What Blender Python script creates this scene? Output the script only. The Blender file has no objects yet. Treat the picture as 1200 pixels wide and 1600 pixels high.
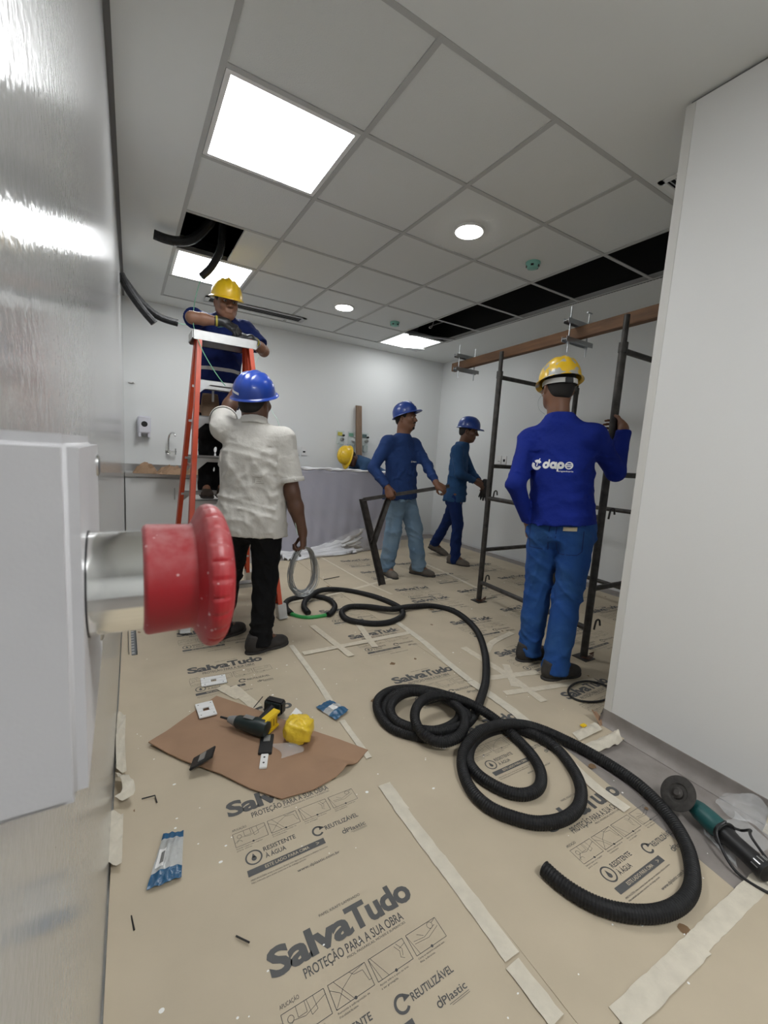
import bpy, bmesh, math, random
import numpy as np
from mathutils import Vector, Matrix
from mathutils.bvhtree import BVHTree
random.seed(7)
PI = math.pi
sc = bpy.context.scene
COL = sc.collection

# ---------------------------------------------------------------- camera, world, exposure
YAW, PITCH, ROLL, FPX, CAMZ = 0.550, -0.129, 0.062, 669.197, 1.2
def camera_axes():
    f = Vector((math.sin(YAW)*math.cos(PITCH), math.cos(YAW)*math.cos(PITCH), math.sin(PITCH)))
    r0 = Vector((math.cos(YAW), -math.sin(YAW), 0)); u0 = r0.cross(f)
    r = math.cos(ROLL)*r0 + math.sin(ROLL)*u0
    u = -math.sin(ROLL)*r0 + math.cos(ROLL)*u0
    return r, u, f
_r, _u, _f = camera_axes()
cam_data = bpy.data.cameras.new('camera')
cam = bpy.data.objects.new('camera', cam_data); COL.objects.link(cam)
cam.matrix_world = Matrix(((_r.x, _u.x, -_f.x, 0), (_r.y, _u.y, -_f.y, 0), (_r.z, _u.z, -_f.z, CAMZ), (0, 0, 0, 1)))
cam_data.sensor_width = 36; cam_data.sensor_fit = 'AUTO'
cam_data.lens = FPX/1600*36
cam_data.clip_start = 0.01
cam_data.dof.use_dof = True; cam_data.dof.focus_distance = 2.4; cam_data.dof.aperture_fstop = 26
sc.camera = cam
world = bpy.data.worlds.new('world'); sc.world = world; world.use_nodes = True
world.node_tree.nodes['Background'].inputs[0].default_value = (0.9, 0.95, 1, 1)
world.node_tree.nodes['Background'].inputs[1].default_value = 0.25
sc.view_settings.view_transform = 'Standard'; sc.view_settings.look = 'None'
sc.view_settings.gamma = 1; sc.view_settings.use_curve_mapping = False
sc.view_settings.exposure = EXPOSURE = 0.72
PANEL_W, DOWN_W = 13.0, 22.0        # emission of the lay-in panels and of the round downlights

# ---------------------------------------------------------------- materials
MATS = {}
def mat(name, color, rough=.5, metal=0., bump=0., bscale=200., var=0., vscale=8., spec=.5, coat=0., emit=0., trans=0., alpha=1., sub=0., stretch=None, detail=4, col2=None):
    if name in MATS: return MATS[name]
    m = bpy.data.materials.new(name); m.use_nodes = True
    nt = m.node_tree; b = nt.nodes['Principled BSDF']
    c = (*color, 1)
    b.inputs['Base Color'].default_value = c
    b.inputs['Roughness'].default_value = rough; b.inputs['Metallic'].default_value = metal
    b.inputs['Specular IOR Level'].default_value = spec
    b.inputs['Coat Weight'].default_value = coat; b.inputs['Coat Roughness'].default_value = .08
    b.inputs['Transmission Weight'].default_value = trans; b.inputs['Alpha'].default_value = alpha
    if sub: b.inputs['Subsurface Weight'].default_value = sub; b.inputs['Subsurface Radius'].default_value = (.01, .004, .002)
    if emit: b.inputs['Emission Color'].default_value = c; b.inputs['Emission Strength'].default_value = emit
    if bump or var:
        tc = nt.nodes.new('ShaderNodeTexCoord'); mp = nt.nodes.new('ShaderNodeMapping')
        if stretch: mp.inputs['Scale'].default_value = stretch
        nt.links.new(tc.outputs['Object'], mp.inputs[0])
    if bump:
        n = nt.nodes.new('ShaderNodeTexNoise'); n.inputs['Scale'].default_value = bscale; n.inputs['Detail'].default_value = detail
        bp = nt.nodes.new('ShaderNodeBump'); bp.inputs['Strength'].default_value = bump; bp.inputs['Distance'].default_value = min(.01, .6/bscale)
        nt.links.new(mp.outputs[0], n.inputs['Vector']); nt.links.new(n.outputs['Fac'], bp.inputs['Height']); nt.links.new(bp.outputs[0], b.inputs['Normal'])
    if var:
        n = nt.nodes.new('ShaderNodeTexNoise'); n.inputs['Scale'].default_value = vscale; n.inputs['Detail'].default_value = 6
        cr = nt.nodes.new('ShaderNodeValToRGB')
        cr.color_ramp.elements[0].position = .3; cr.color_ramp.elements[1].position = .7
        d = col2 or tuple(x*(1-var) for x in color)
        cr.color_ramp.elements[0].color = (*d, 1); cr.color_ramp.elements[1].color = c
        nt.links.new(mp.outputs[0], n.inputs['Vector']); nt.links.new(n.outputs['Fac'], cr.inputs[0]); nt.links.new(cr.outputs[0], b.inputs['Base Color'])
    MATS[name] = m
    return m
M_wall = mat('white_wall_paint', (.80, .815, .81), .38, bump=.03, bscale=60)
M_wallmatt = mat('white_wall_matt', (.80, .815, .81), .72, bump=.03, bscale=60, spec=.3)
M_glosswall = mat('glossy_wall_laminate', (.44, .44, .435), .14, bump=.065, bscale=75, detail=2, coat=.0)
M_partition = mat('partition_laminate', (.80, .80, .79), .45, bump=.04, bscale=90)
M_plaster = mat('ceiling_plaster', (.76, .775, .76), .85, bump=.06, bscale=300)
M_tile = mat('mineral_fibre', (.73, .745, .73), .9, bump=.5, bscale=170, detail=6)
M_grid = mat('grid_grey', (.47, .475, .465), .6)
M_dark = mat('dark_void', (.006, .006, .006), .95)
M_trimgrey = mat('trim_grey', (.22, .22, .22), .6)
M_vinyl = mat('grey_vinyl', (.30, .27, .25), .55, var=.25, vscale=14, bump=.05, bscale=120)
M_kraft = mat('kraft_paper', (.53, .45, .33), .62, bump=.06, bscale=14, var=.10, vscale=5)
M_ink = mat('printed_ink', (.085, .085, .085), .6)
M_fleck = mat('white_paint_fleck', (.85, .85, .82), .6)
M_stain = mat('brown_stain', (.20, .12, .06), .7)
M_card = mat('cardboard', (.36, .22, .135), .75, var=.12, vscale=9, bump=.05, bscale=40)
M_tape = mat('masking_tape', (.68, .625, .515), .5, var=.14, vscale=25, bump=.25, bscale=60)
M_thintape = mat('thin_masking_tape', (.67, .60, .475), .5, var=.12, vscale=30, bump=.25, bscale=60)
M_black = mat('black_plastic', (.012, .012, .013), .45)
M_blackgloss = mat('black_gloss_plastic', (.012, .012, .013), .25)
M_hose = mat('black_corrugated_plastic', (.012, .012, .013), .52, spec=.35, var=.4, vscale=30)
M_greenhose = mat('green_plastic', (.03, .30, .07), .4)
M_white = mat('white_plastic', (.80, .80, .79), .35)
M_boxwhite = mat('box_white_plastic', (.50, .495, .505), .42, var=.05, vscale=30, bump=.06, bscale=900)
M_chrome = mat('chrome', (.80, .80, .79), .16, 1.0, var=.12, vscale=60)
M_steel = mat('brushed_steel', (.48, .48, .47), .32, 1.0, bump=.05, bscale=80)
M_galv = mat('galvanised_wire', (.50, .52, .54), .35, 1.0)
M_alum = mat('aluminium', (.58, .58, .575), .36, .9, var=.1, vscale=20)
M_darksteel = mat('dark_steel', (.10, .092, .085), .48, .7, var=.45, vscale=18, bump=.1, bscale=120)
M_scaff = mat('scaffold_tube', (.085, .08, .075), .5, .55, var=.5, vscale=22, bump=.15, bscale=90)
M_orange = mat('orange_fibreglass', (.62, .075, .025), .42, var=.15, vscale=12)
M_wood = mat('brown_timber', (.17, .080, .032), .65, var=.45, vscale=6, stretch=(8, .5, 8), bump=.1, bscale=30)
M_woodpale = mat('pale_timber', (.27, .18, .12), .7, var=.3, vscale=7, stretch=(8, 8, .6))
M_red = mat('red_button_plastic', (.42, .022, .028), .42, bump=.05, bscale=500)
M_yellow = mat('yellow_plastic', (.80, .55, .02), .38)
M_teal = mat('teal_tool_body', (.012, .085, .085), .42)
M_light = mat('light_diffuser', (.97, .99, 1.0), .5, emit=PANEL_W)
M_down = mat('downlight_diffuser', (1, .985, .93), .5, emit=DOWN_W)
M_green = mat('detector_green', (.22, .50, .42), .45)

def dusty(name, base, dust, rough, lo=.35, hi=.9, amt=.7, fleck=True):
    """settled white dust on upward faces plus scattered flecks"""
    m = bpy.data.materials.new(name); m.use_nodes = True; nt = m.node_tree; b = nt.nodes['Principled BSDF']
    b.inputs['Roughness'].default_value = rough
    g = nt.nodes.new('ShaderNodeNewGeometry'); s = nt.nodes.new('ShaderNodeSeparateXYZ'); nt.links.new(g.outputs['Normal'], s.inputs[0])
    mr = nt.nodes.new('ShaderNodeMapRange'); mr.inputs[1].default_value = lo; mr.inputs[2].default_value = 1.0; mr.inputs[4].default_value = amt
    nt.links.new(s.outputs['Z'], mr.inputs[0])
    tc = nt.nodes.new('ShaderNodeTexCoord'); n = nt.nodes.new('ShaderNodeTexNoise'); n.inputs['Scale'].default_value = 300
    nt.links.new(tc.outputs['Object'], n.inputs['Vector'])
    mu = nt.nodes.new('ShaderNodeMath'); mu.operation = 'MULTIPLY'; nt.links.new(mr.outputs[0], mu.inputs[0])
    ma = nt.nodes.new('ShaderNodeMapRange'); ma.inputs[1].default_value = .1; ma.inputs[2].default_value = .75; nt.links.new(n.outputs['Fac'], ma.inputs[0]); nt.links.new(ma.outputs[0], mu.inputs[1])
    v = nt.nodes.new('ShaderNodeTexVoronoi'); v.inputs['Scale'].default_value = 330; nt.links.new(tc.outputs['Object'], v.inputs['Vector'])
    lt = nt.nodes.new('ShaderNodeMath'); lt.operation = 'LESS_THAN'; lt.inputs[1].default_value = .13; nt.links.new(v.outputs['Distance'], lt.inputs[0])
    n2 = nt.nodes.new('ShaderNodeTexNoise'); n2.inputs['Scale'].default_value = 90; nt.links.new(tc.outputs['Object'], n2.inputs['Vector'])
    gt = nt.nodes.new('ShaderNodeMath'); gt.operation = 'GREATER_THAN'; gt.inputs[1].default_value = .56; nt.links.new(n2.outputs['Fac'], gt.inputs[0])
    an = nt.nodes.new('ShaderNodeMath'); an.operation = 'MULTIPLY'; nt.links.new(lt.outputs[0], an.inputs[0]); nt.links.new(gt.outputs[0], an.inputs[1])
    mx = nt.nodes.new('ShaderNodeMath'); mx.operation = 'MAXIMUM'; nt.links.new(mu.outputs[0], mx.inputs[0]); nt.links.new(an.outputs[0], mx.inputs[1])
    mix = nt.nodes.new('ShaderNodeMix'); mix.data_type = 'RGBA'
    mix.inputs[6].default_value = (*base, 1); mix.inputs[7].default_value = (*dust, 1)
    nt.links.new((mx if fleck else mu).outputs[0], mix.inputs[0]); nt.links.new(mix.outputs[2], b.inputs['Base Color'])
    return m
M_reddust = dusty('red_button_dusty', (.36, .012, .018), (.62, .36, .36), .40, lo=.05, amt=.55)

# ---------------------------------------------------------------- mesh helpers
def v3(p): return np.array(p, float)
def nrm_(v): v = v3(v); return v/np.linalg.norm(v)
def frame_from(z):
    z = v3(z)/np.linalg.norm(z); a = v3((0, 0, 1)) if abs(z[2]) < .9 else v3((1, 0, 0))
    x = np.cross(a, z); x /= np.linalg.norm(x); return x, np.cross(z, x), z
class MB:
    def __init__(s): s.v = []; s.f = []; s.m = []; s.cm = 0
    def add(s, vs, fs):
        o = len(s.v); s.v += [tuple(map(float, p)) for p in vs]
        for f in fs: s.f.append(tuple(i+o for i in f)); s.m.append(s.cm)
        return s
    def mat(s, i): s.cm = i; return s
    def hexa(s, c8): return s.add(c8, [(0, 3, 2, 1), (4, 5, 6, 7), (0, 1, 5, 4), (1, 2, 6, 5), (2, 3, 7, 6), (3, 0, 4, 7)])
    def box(s, lo, hi, axes=None, org=(0, 0, 0)):
        x0, y0, z0 = lo; x1, y1, z1 = hi
        c = [(x0, y0, z0), (x1, y0, z0), (x1, y1, z0), (x0, y1, z0), (x0, y0, z1), (x1, y0, z1), (x1, y1, z1), (x0, y1, z1)]
        if axes is not None:
            A = np.array(axes, float); c = [tuple(v3(org)+A[0]*p[0]+A[1]*p[1]+A[2]*p[2]) for p in c]
        elif org != (0, 0, 0): c = [tuple(v3(org)+v3(p)) for p in c]
        return s.hexa(c)
    def beam(s, a, b, w, h, up=(0, 0, 1)):
        a, b = v3(a), v3(b); d = b-a; L = np.linalg.norm(d); d /= L
        x = np.cross(d, v3(up)); x /= np.linalg.norm(x); u = np.cross(x, d)
        return s.box((-w/2, 0, -h/2), (w/2, L, h/2), (x, d, u), a)
    def cyl(s, a, b, r1, r2=None, n=16, caps=True, ph=0.):
        r2 = r1 if r2 is None else r2; a, b = v3(a), v3(b); x, y, z = frame_from(b-a)
        ring = lambda c, r: [c+r*(x*math.cos(2*PI*i/n+ph)+y*math.sin(2*PI*i/n+ph)) for i in range(n)]
        vs = ring(a, r1)+ring(b, r2); fs = [(i, (i+1) % n, n+(i+1) % n, n+i) for i in range(n)]
        if caps: fs += [tuple(range(n-1, -1, -1)), tuple(range(n, 2*n))]
        return s.add(vs, fs)
    def lathe(s, a, axis, prof, n=32, cap0=True, cap1=True):
        a = v3(a); x, y, z = frame_from(axis); vs = []; fs = []
        for (h, r) in prof:
            for i in range(n): vs.append(a+z*h+r*(x*math.cos(2*PI*i/n)+y*math.sin(2*PI*i/n)))
        for k in range(len(prof)-1):
            for i in range(n): j = (i+1) % n; fs.append((k*n+i, k*n+j, (k+1)*n+j, (k+1)*n+i))
        if cap0: fs.append(tuple(range(n-1, -1, -1)))
        if cap1: fs.append(tuple(range((len(prof)-1)*n, len(prof)*n)))
        return s.add(vs, fs)
    def tube(s, path, r, n=10, caps=True):
        P = np.array(path, float); N = len(P); T = np.gradient(P, axis=0); T /= np.linalg.norm(T, axis=1)[:, None]
        x, y, _ = frame_from(T[0]); vs = []; rr = r if hasattr(r, '__len__') else [r]*N
        for i in range(N):
            x = x-T[i]*(x@T[i]); x /= np.linalg.norm(x); y = np.cross(T[i], x)
            for k in range(n): vs.append(P[i]+rr[i]*(x*math.cos(2*PI*k/n)+y*math.sin(2*PI*k/n)))
        fs = [(i*n+k, i*n+(k+1) % n, (i+1)*n+(k+1) % n, (i+1)*n+k) for i in range(N-1) for k in range(n)]
        if caps: fs += [tuple(range(n-1, -1, -1)), tuple(range((N-1)*n, N*n))]
        return s.add(vs, fs)
    def ball(s, c, r, n=14, axes=None):
        rx, ry, rz = (r, r, r) if not hasattr(r, '__len__') else r; A = np.eye(3) if axes is None else np.array(axes, float); c = v3(c)
        vs = [c+A[2]*rz]; m = n//2
        for i in range(1, m):
            t = PI*i/m
            for k in range(n): p = 2*PI*k/n; vs.append(c+A[0]*rx*math.sin(t)*math.cos(p)+A[1]*ry*math.sin(t)*math.sin(p)+A[2]*rz*math.cos(t))
        vs.append(c-A[2]*rz); L = len(vs)-1; fs = [(0, 1+k, 1+(k+1) % n) for k in range(n)]
        for i in range(m-2):
            for k in range(n): a = 1+i*n; fs.append((a+k, a+n+k, a+n+(k+1) % n, a+(k+1) % n))
        a = 1+(m-2)*n; fs += [(a+(k+1) % n, a+k, L) for k in range(n)]
        return s.add(vs, fs)
    def prism(s, pts, z0, z1):
        n = len(pts); ar = sum(pts[i][0]*pts[(i+1) % n][1]-pts[(i+1) % n][0]*pts[i][1] for i in range(n))
        if ar < 0: pts = pts[::-1]
        vs = [(p[0], p[1], z0) for p in pts]+[(p[0], p[1], z1) for p in pts]
        return s.add(vs, [tuple(range(n-1, -1, -1)), tuple(range(n, 2*n))]+[(i, (i+1) % n, n+(i+1) % n, n+i) for i in range(n)])
    def grid(s, fn, nu, nv, closeu=False):
        vs = [fn(i/(nu if closeu else nu-1), j/(nv-1)) for j in range(nv) for i in range(nu)]
        fs = [(j*nu+i, j*nu+(i+1) % nu, (j+1)*nu+(i+1) % nu, (j+1)*nu+i) for j in range(nv-1) for i in range(nu if closeu else nu-1)]
        return s.add(vs, fs)
    def build(s, name, mats, parent=None, bevel=0, smooth=True, seg=2, angle=40):
        return make(name, s.v, s.f, mats, parent, s.m, bevel, smooth, seg, angle)
def world_loc(o):
    L = Vector((0, 0, 0))
    while o is not None: L = L+o.location; o = o.parent
    return L
def make(name, vs, fs, mats, parent=None, mi=None, bevel=0, smooth=True, seg=2, angle=40):
    me = bpy.data.meshes.new(name)
    if isinstance(vs, np.ndarray) and isinstance(fs, np.ndarray):
        me.vertices.add(len(vs)); k = fs.shape[1]; me.loops.add(fs.size); me.polygons.add(len(fs))
        me.loops.foreach_set('vertex_index', fs.astype(np.int32).ravel())
        me.polygons.foreach_set('loop_start', np.arange(0, fs.size, k, dtype=np.int32))
        me.vertices.foreach_set('co', vs.astype(np.float32).ravel()); me.update(calc_edges=True)
    else: me.from_pydata([tuple(p) for p in vs], [], [tuple(f) for f in fs])
    for m in (mats if isinstance(mats, (list, tuple)) else [mats]): me.materials.append(m)
    if mi is not None and any(mi): me.polygons.foreach_set('material_index', np.array(mi, np.int32))
    if parent is not None: me.transform(Matrix.Translation(-world_loc(parent)))
    if bevel:
        bm = bmesh.new(); bm.from_mesh(me)
        bmesh.ops.bevel(bm, geom=[e for e in bm.edges if len(e.link_faces) == 2 and e.calc_face_angle(0) > .5], offset=bevel, segments=seg, affect='EDGES', clamp_overlap=True)
        bm.to_mesh(me); bm.free()
    if smooth: me.shade_smooth(); me.set_sharp_from_angle(angle=math.radians(angle))
    me.validate()
    o = bpy.data.objects.new(name, me); COL.objects.link(o)
    if parent is not None: o.parent = parent
    return o
def tag(o, label, cat, group=None):
    o['label'] = label; o['category'] = cat
    if group: o['group'] = group
    return o
def thing(name, label, cat, loc=(0, 0, 0), group=None):
    o = bpy.data.objects.new(name, None); COL.objects.link(o); o.location = loc; o.empty_display_size = .1
    return tag(o, label, cat, group)
def struct(o): o['kind'] = 'structure'; return o
def dup(root, loc, rz, label, group=None):
    r = root.copy(); COL.objects.link(r); r.location = loc; r.rotation_euler = (0, 0, rz); r['label'] = label
    if group: r['group'] = group
    for ch in list(root.children):
        c = ch.copy(); COL.objects.link(c); c.parent = r
        for g in ch.children: d = g.copy(); COL.objects.link(d); d.parent = c
    return r
def spline(pts, step=.01):
    P = np.array(pts, float); Q = np.vstack([2*P[0]-P[1], P, 2*P[-1]-P[-2]]); out = []
    for i in range(1, len(Q)-2):
        a, b, c, d = Q[i-1], Q[i], Q[i+1], Q[i+2]; n = max(2, int(np.linalg.norm(c-b)/step))
        for t in np.linspace(0, 1, n, endpoint=False):
            out.append(.5*((2*b)+(-a+c)*t+(2*a-5*b+4*c-d)*t*t+(-a+3*b-3*c+d)*t**3))
    out.append(P[-1]); out = np.array(out)
    s = np.concatenate([[0], np.cumsum(np.linalg.norm(np.diff(out, axis=0), axis=1))]); n = max(2, int(s[-1]/step)+1)
    u = np.linspace(0, s[-1], n); return np.stack([np.interp(u, s, out[:, k]) for k in range(3)], 1)
_tc = {}
def text2d(s, bold=0., sp=1.):
    """filled text outline: verts (n,2) with cap height about 1, faces, width"""
    k = (s, bold, sp)
    if k in _tc: return _tc[k]
    cu = bpy.data.curves.new('t', 'FONT'); cu.body = s; cu.size = 1.37; cu.offset = bold; cu.resolution_u = 3; cu.space_character = sp
    ob = bpy.data.objects.new('t', cu); COL.objects.link(ob)
    dg = bpy.context.evaluated_depsgraph_get(); dg.update(); ev = ob.evaluated_get(dg); me = ev.to_mesh()
    V = np.array([(p.co.x, p.co.y) for p in me.vertices]); Fc = [tuple(p.vertices) for p in me.polygons]
    ev.to_mesh_clear(); bpy.data.objects.remove(ob); bpy.data.curves.remove(cu)
    if len(V): V[:, 0] -= V[:, 0].min()
    _tc[k] = (V, Fc); return _tc[k]
class Flat:
    """2-D artwork (verts, faces, material slot)"""
    def __init__(s): s.v = []; s.f = []; s.m = []; s.cm = 0
    def add(s, V, Fc):
        o = len(s.v); s.v += [tuple(p) for p in V]
        for f in Fc: s.f.append(tuple(i+o for i in f)); s.m.append(s.cm)
    def text(s, t, x0, y0, h, x1=None, bold=0., rot=0., sp=1.):
        V, Fc = text2d(t, bold, sp)
        if not len(V): return
        W = V[:, 0].max(); k = h if x1 is None else (x1-x0)/W
        Q = np.stack([V[:, 0]*k, V[:, 1]*h], 1); c, q = math.cos(rot), math.sin(rot)
        s.add(np.stack([x0+Q[:, 0]*c-Q[:, 1]*q, y0+Q[:, 0]*q+Q[:, 1]*c], 1), Fc)
    def line(s, a, b, w=.001):
        a, b = np.array(a, float), np.array(b, float); d = b-a; L = np.linalg.norm(d)+1e-9; n = np.array((-d[1], d[0]))/L*w/2
        s.add([a-n, b-n, b+n, a+n], [(0, 1, 2, 3)])
    def poly(s, *pts, w=.001):
        for a, b in zip(pts[:-1], pts[1:]): s.line(a, b, w)
    def rect(s, x0, y0, x1, y1): s.add([(x0, y0), (x1, y0), (x1, y1), (x0, y1)], [(0, 1, 2, 3)])
    def rectn(s, x0, y0, x1, y1, nx, ny=2):
        V = [(x0+(x1-x0)*i/nx, y0+(y1-y0)*j/ny) for j in range(ny+1) for i in range(nx+1)]; w = nx+1
        s.add(V, [(j*w+i, j*w+i+1, j*w+w+i+1, j*w+w+i) for j in range(ny) for i in range(nx)])
    def ring(s, c, r0, r1, a0=0, a1=2*PI, n=28):
        V = []; 
        for i in range(n+1):
            t = a0+(a1-a0)*i/n; V += [(c[0]+r0*math.cos(t), c[1]+r0*math.sin(t)), (c[0]+r1*math.cos(t), c[1]+r1*math.sin(t))]
        s.add(V, [(2*i, 2*i+1, 2*i+3, 2*i+2) for i in range(n)])
    def disc(s, c, r, n=12, k=1., rot=0.):
        s.add([(c[0]+r*math.cos(2*PI*i/n+rot), c[1]+r*k*math.sin(2*PI*i/n+rot)) for i in range(n)], [tuple(range(n))])
# ---------------------------------------------------------------- measured positions in metres
HOSE = [(1.047, 0.678, 0.022), (1.051, 0.632, 0.022), (1.064, 0.584, 0.022), (1.091, 0.535, 0.022), (1.136, 0.49, 0.022), (1.204, 0.45, 0.022), (1.279, 0.429, 0.022), (1.359, 0.429, 0.022), (1.437, 0.454, 0.022), (1.531, 0.513, 0.022), (1.605, 0.6, 0.022), (1.658, 0.726, 0.022), (1.662, 0.869, 0.022), (1.626, 1.023, 0.028), (1.545, 1.146, 0.043), (1.409, 1.193, 0.064), (1.283, 1.2, 0.064), (1.177, 1.172, 0.043), (1.111, 1.113, 0.022), (1.063, 1.014, 0.022), (1.063, 0.924, 0.022), (1.103, 0.853, 0.022), (1.166, 0.794, 0.022), (1.255, 0.766, 0.022), (1.345, 0.773, 0.022), (1.43, 0.818, 0.022), (1.496, 0.893, 0.022), (1.546, 1.004, 0.022), (1.535, 1.101, 0.028), (1.48, 1.197, 0.022), (1.37, 1.225, 0.022), (1.253, 1.202, 0.022), (1.166, 1.137, 0.022), (1.139, 1.072, 0.022), (1.144, 1.008, 0.022), (1.177, 0.936, 0.022), (1.23, 0.899, 0.022), (1.299, 0.901, 0.022), (1.366, 0.947, 0.022), (1.413, 1.023, 0.022), (1.443, 1.134, 0.021), (1.434, 1.241, 0.043), (1.391, 1.327, 0.071), (1.341, 1.401, 0.085), (1.279, 1.459, 0.092), (1.186, 1.467, 0.092), (1.107, 1.427, 0.085), (1.061, 1.359, 0.071), (1.067, 1.295, 0.05), (1.109, 1.24, 0.043), (1.175, 1.222, 0.057), (1.245, 1.256, 0.071), (1.302, 1.337, 0.071), (1.311, 1.447, 0.064), (1.257, 1.553, 0.057), (1.166, 1.615, 0.05), (1.091, 1.623, 0.028), (1.024, 1.549, 0.022), (1.013, 1.453, 0.022), (1.075, 1.374, 0.022), (1.183, 1.331, 0.022), (1.301, 1.356, 0.022), (1.373, 1.44, 0.022), (1.364, 1.556, 0.022), (1.276, 1.656, 0.022), (1.151, 1.695, 0.022), (1.048, 1.654, 0.022), (0.995, 1.557, 0.022), (0.991, 1.439, 0.022), (1.055, 1.345, 0.022), (1.147, 1.286, 0.022), (1.236, 1.273, 0.03), (1.339, 1.34, 0.04), (1.362, 1.449, 0.05), (1.296, 1.567, 0.05), (1.166, 1.603, 0.05), (1.058, 1.555, 0.045), (1.013, 1.451, 0.045), (1.062, 1.358, 0.045), (1.16, 1.295, 0.045), (1.266, 1.292, 0.04), (1.368, 1.335, 0.022), (1.504, 1.427, 0.022), (1.692, 1.578, 0.022), (1.927, 1.83, 0.022), (2.127, 2.125, 0.022), (2.216, 2.438, 0.022), (2.132, 2.624, 0.022), (1.919, 2.654, 0.035), (1.737, 2.642, 0.043), (1.619, 2.792, 0.028), (1.496, 2.857, 0.022), (1.388, 2.782, 0.022), (1.362, 2.63, 0.022), (1.464, 2.511, 0.022), (1.598, 2.469, 0.022), (1.739, 2.516, 0.022), (1.823, 2.609, 0.022), (1.852, 2.765, 0.022), (1.785, 3.025, 0.022), (1.628, 3.248, 0.022), (1.431, 3.252, 0.043), (1.244, 3.098, 0.053), (1.158, 2.967, 0.035), (1.15, 2.85, 0.022)]
HOSE2a = [(1.03, 2.884, 0.022), (1.033, 3.01, 0.022), (1.082, 3.142, 0.022), (1.177, 3.203, 0.022), (1.309, 3.204, 0.022), (1.405, 3.083, 0.022), (1.396, 2.927, 0.022), (1.322, 2.809, 0.022), (1.265, 2.762, 0.022)]
GREENHOSE = [(1.027, 2.904, 0.02), (1.067, 2.837, 0.014), (1.126, 2.787, 0.014), (1.212, 2.779, 0.014), (1.279, 2.782, 0.018)]
TAPES = [([(0.871, 2.42), (0.859, 2.019), (0.833, 1.64)], 0.035), ([(0.827, 1.6), (0.82, 1.333)], 0.03), ([(0.802, 1.189), (0.799, 1.056)], 0.055), ([(0.795, 1.082), (0.796, 0.844)], 0.05), ([(0.797, 0.86), (0.797, 0.694), (0.795, 0.569)], 0.052), ([(0.785, 0.56), (0.787, 0.504), (0.789, 0.436)], 0.05), ([(1.692, 2.555), (1.674, 2.143), (1.632, 1.828), (1.613, 1.613)], 0.05), ([(1.613, 1.613), (1.61, 1.313), (1.579, 1.099), (1.549, 0.979)], 0.06), ([(1.549, 0.979), (1.515, 0.814), (1.517, 0.693)], 0.05), ([(1.672, 0.346), (1.303, 0.359), (1.221, 0.359)], 0.055), ([(1.251, 0.357), (1.04, 0.364), (0.912, 0.369)], 0.06), ([(0.897, 2.287), (1.271, 2.286), (1.671, 2.289)], 0.05), ([(1.104, 2.657), (1.147, 2.14)], 0.05), ([(1.421, 2.613), (1.337, 2.187)], 0.05), ([(1.866, 1.957), (1.857, 1.585), (1.826, 1.295)], 0.055), ([(1.709, 1.599), (2.052, 1.521)], 0.05), ([(1.694, 1.442), (1.982, 1.377), (2.294, 1.315)], 0.045), ([(1.946, 1.669), (1.799, 1.462)], 0.05), ([(2.949, 3.888), (2.923, 3.394), (2.873, 2.903)], 0.045), ([(2.677, 3.427), (2.956, 3.434)], 0.04), ([(0.401, 2.112), (0.464, 1.975)], 0.06), ([(0.449, 2.089), (0.516, 1.858)], 0.06), ([(1.923, 4.581), (1.94, 3.563), (1.992, 3.034)], 0.03), ([(1.042, 3.145), (1.511, 3.215), (2.255, 3.453)], 0.045), ([(1.961, 1.846), (2.108, 1.935), (2.361, 1.997)], 0.05)]
CARD = [(0.068, 1.784), (0.203, 1.901), (0.366, 2.033), (0.505, 1.84), (0.646, 1.637), (0.761, 1.487), (0.837, 1.374), (0.764, 1.329), (0.688, 1.303), (0.562, 1.277), (0.449, 1.287), (0.364, 1.381), (0.288, 1.494), (0.184, 1.619), (0.122, 1.708)]
CONDA = [(0.557, 3.55, 2.814), (0.531, 3.55, 2.751), (0.48, 3.55, 2.684), (0.426, 3.55, 2.634), (0.344, 3.55, 2.602), (0.268, 3.55, 2.596), (0.198, 3.55, 2.604)]
CONDB = [(0.644, 3.6, 2.827), (0.65, 3.6, 2.732), (0.638, 3.6, 2.648), (0.611, 3.6, 2.574), (0.567, 3.6, 2.495), (0.511, 3.6, 2.427)]
CABA = [(-0.0, 4.4, 2.56), (0.066, 4.4, 2.436), (0.159, 4.4, 2.313), (0.245, 4.4, 2.221)]
CABB = [(0.008, 4.5, 2.573), (0.12, 4.5, 2.429), (0.216, 4.5, 2.345), (0.311, 4.5, 2.3), (0.441, 4.5, 2.283)]
WIRE1 = [(0.441, 4.5, 2.283), (0.509, 4.1, 2.188), (0.596, 3.7, 2.105), (0.653, 3.45, 2.072)]
WIRE2 = [(0.511, 3.6, 2.427), (0.467, 3.5, 2.286), (0.44, 3.45, 2.159), (0.43, 3.4, 2.038), (0.434, 3.3, 1.954), (0.461, 3.2, 1.828), (0.522, 3.1, 1.688), (0.576, 3.02, 1.592)]
WIRE3 = [(0.891, 3.4, 1.901), (0.844, 3.3, 1.763), (0.848, 2.9, 1.462), (0.859, 2.8, 1.396), (0.851, 2.7, 1.312), (0.862, 2.7, 1.212), (0.845, 2.5, 0.985), (0.879, 2.4, 0.709)]
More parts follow.
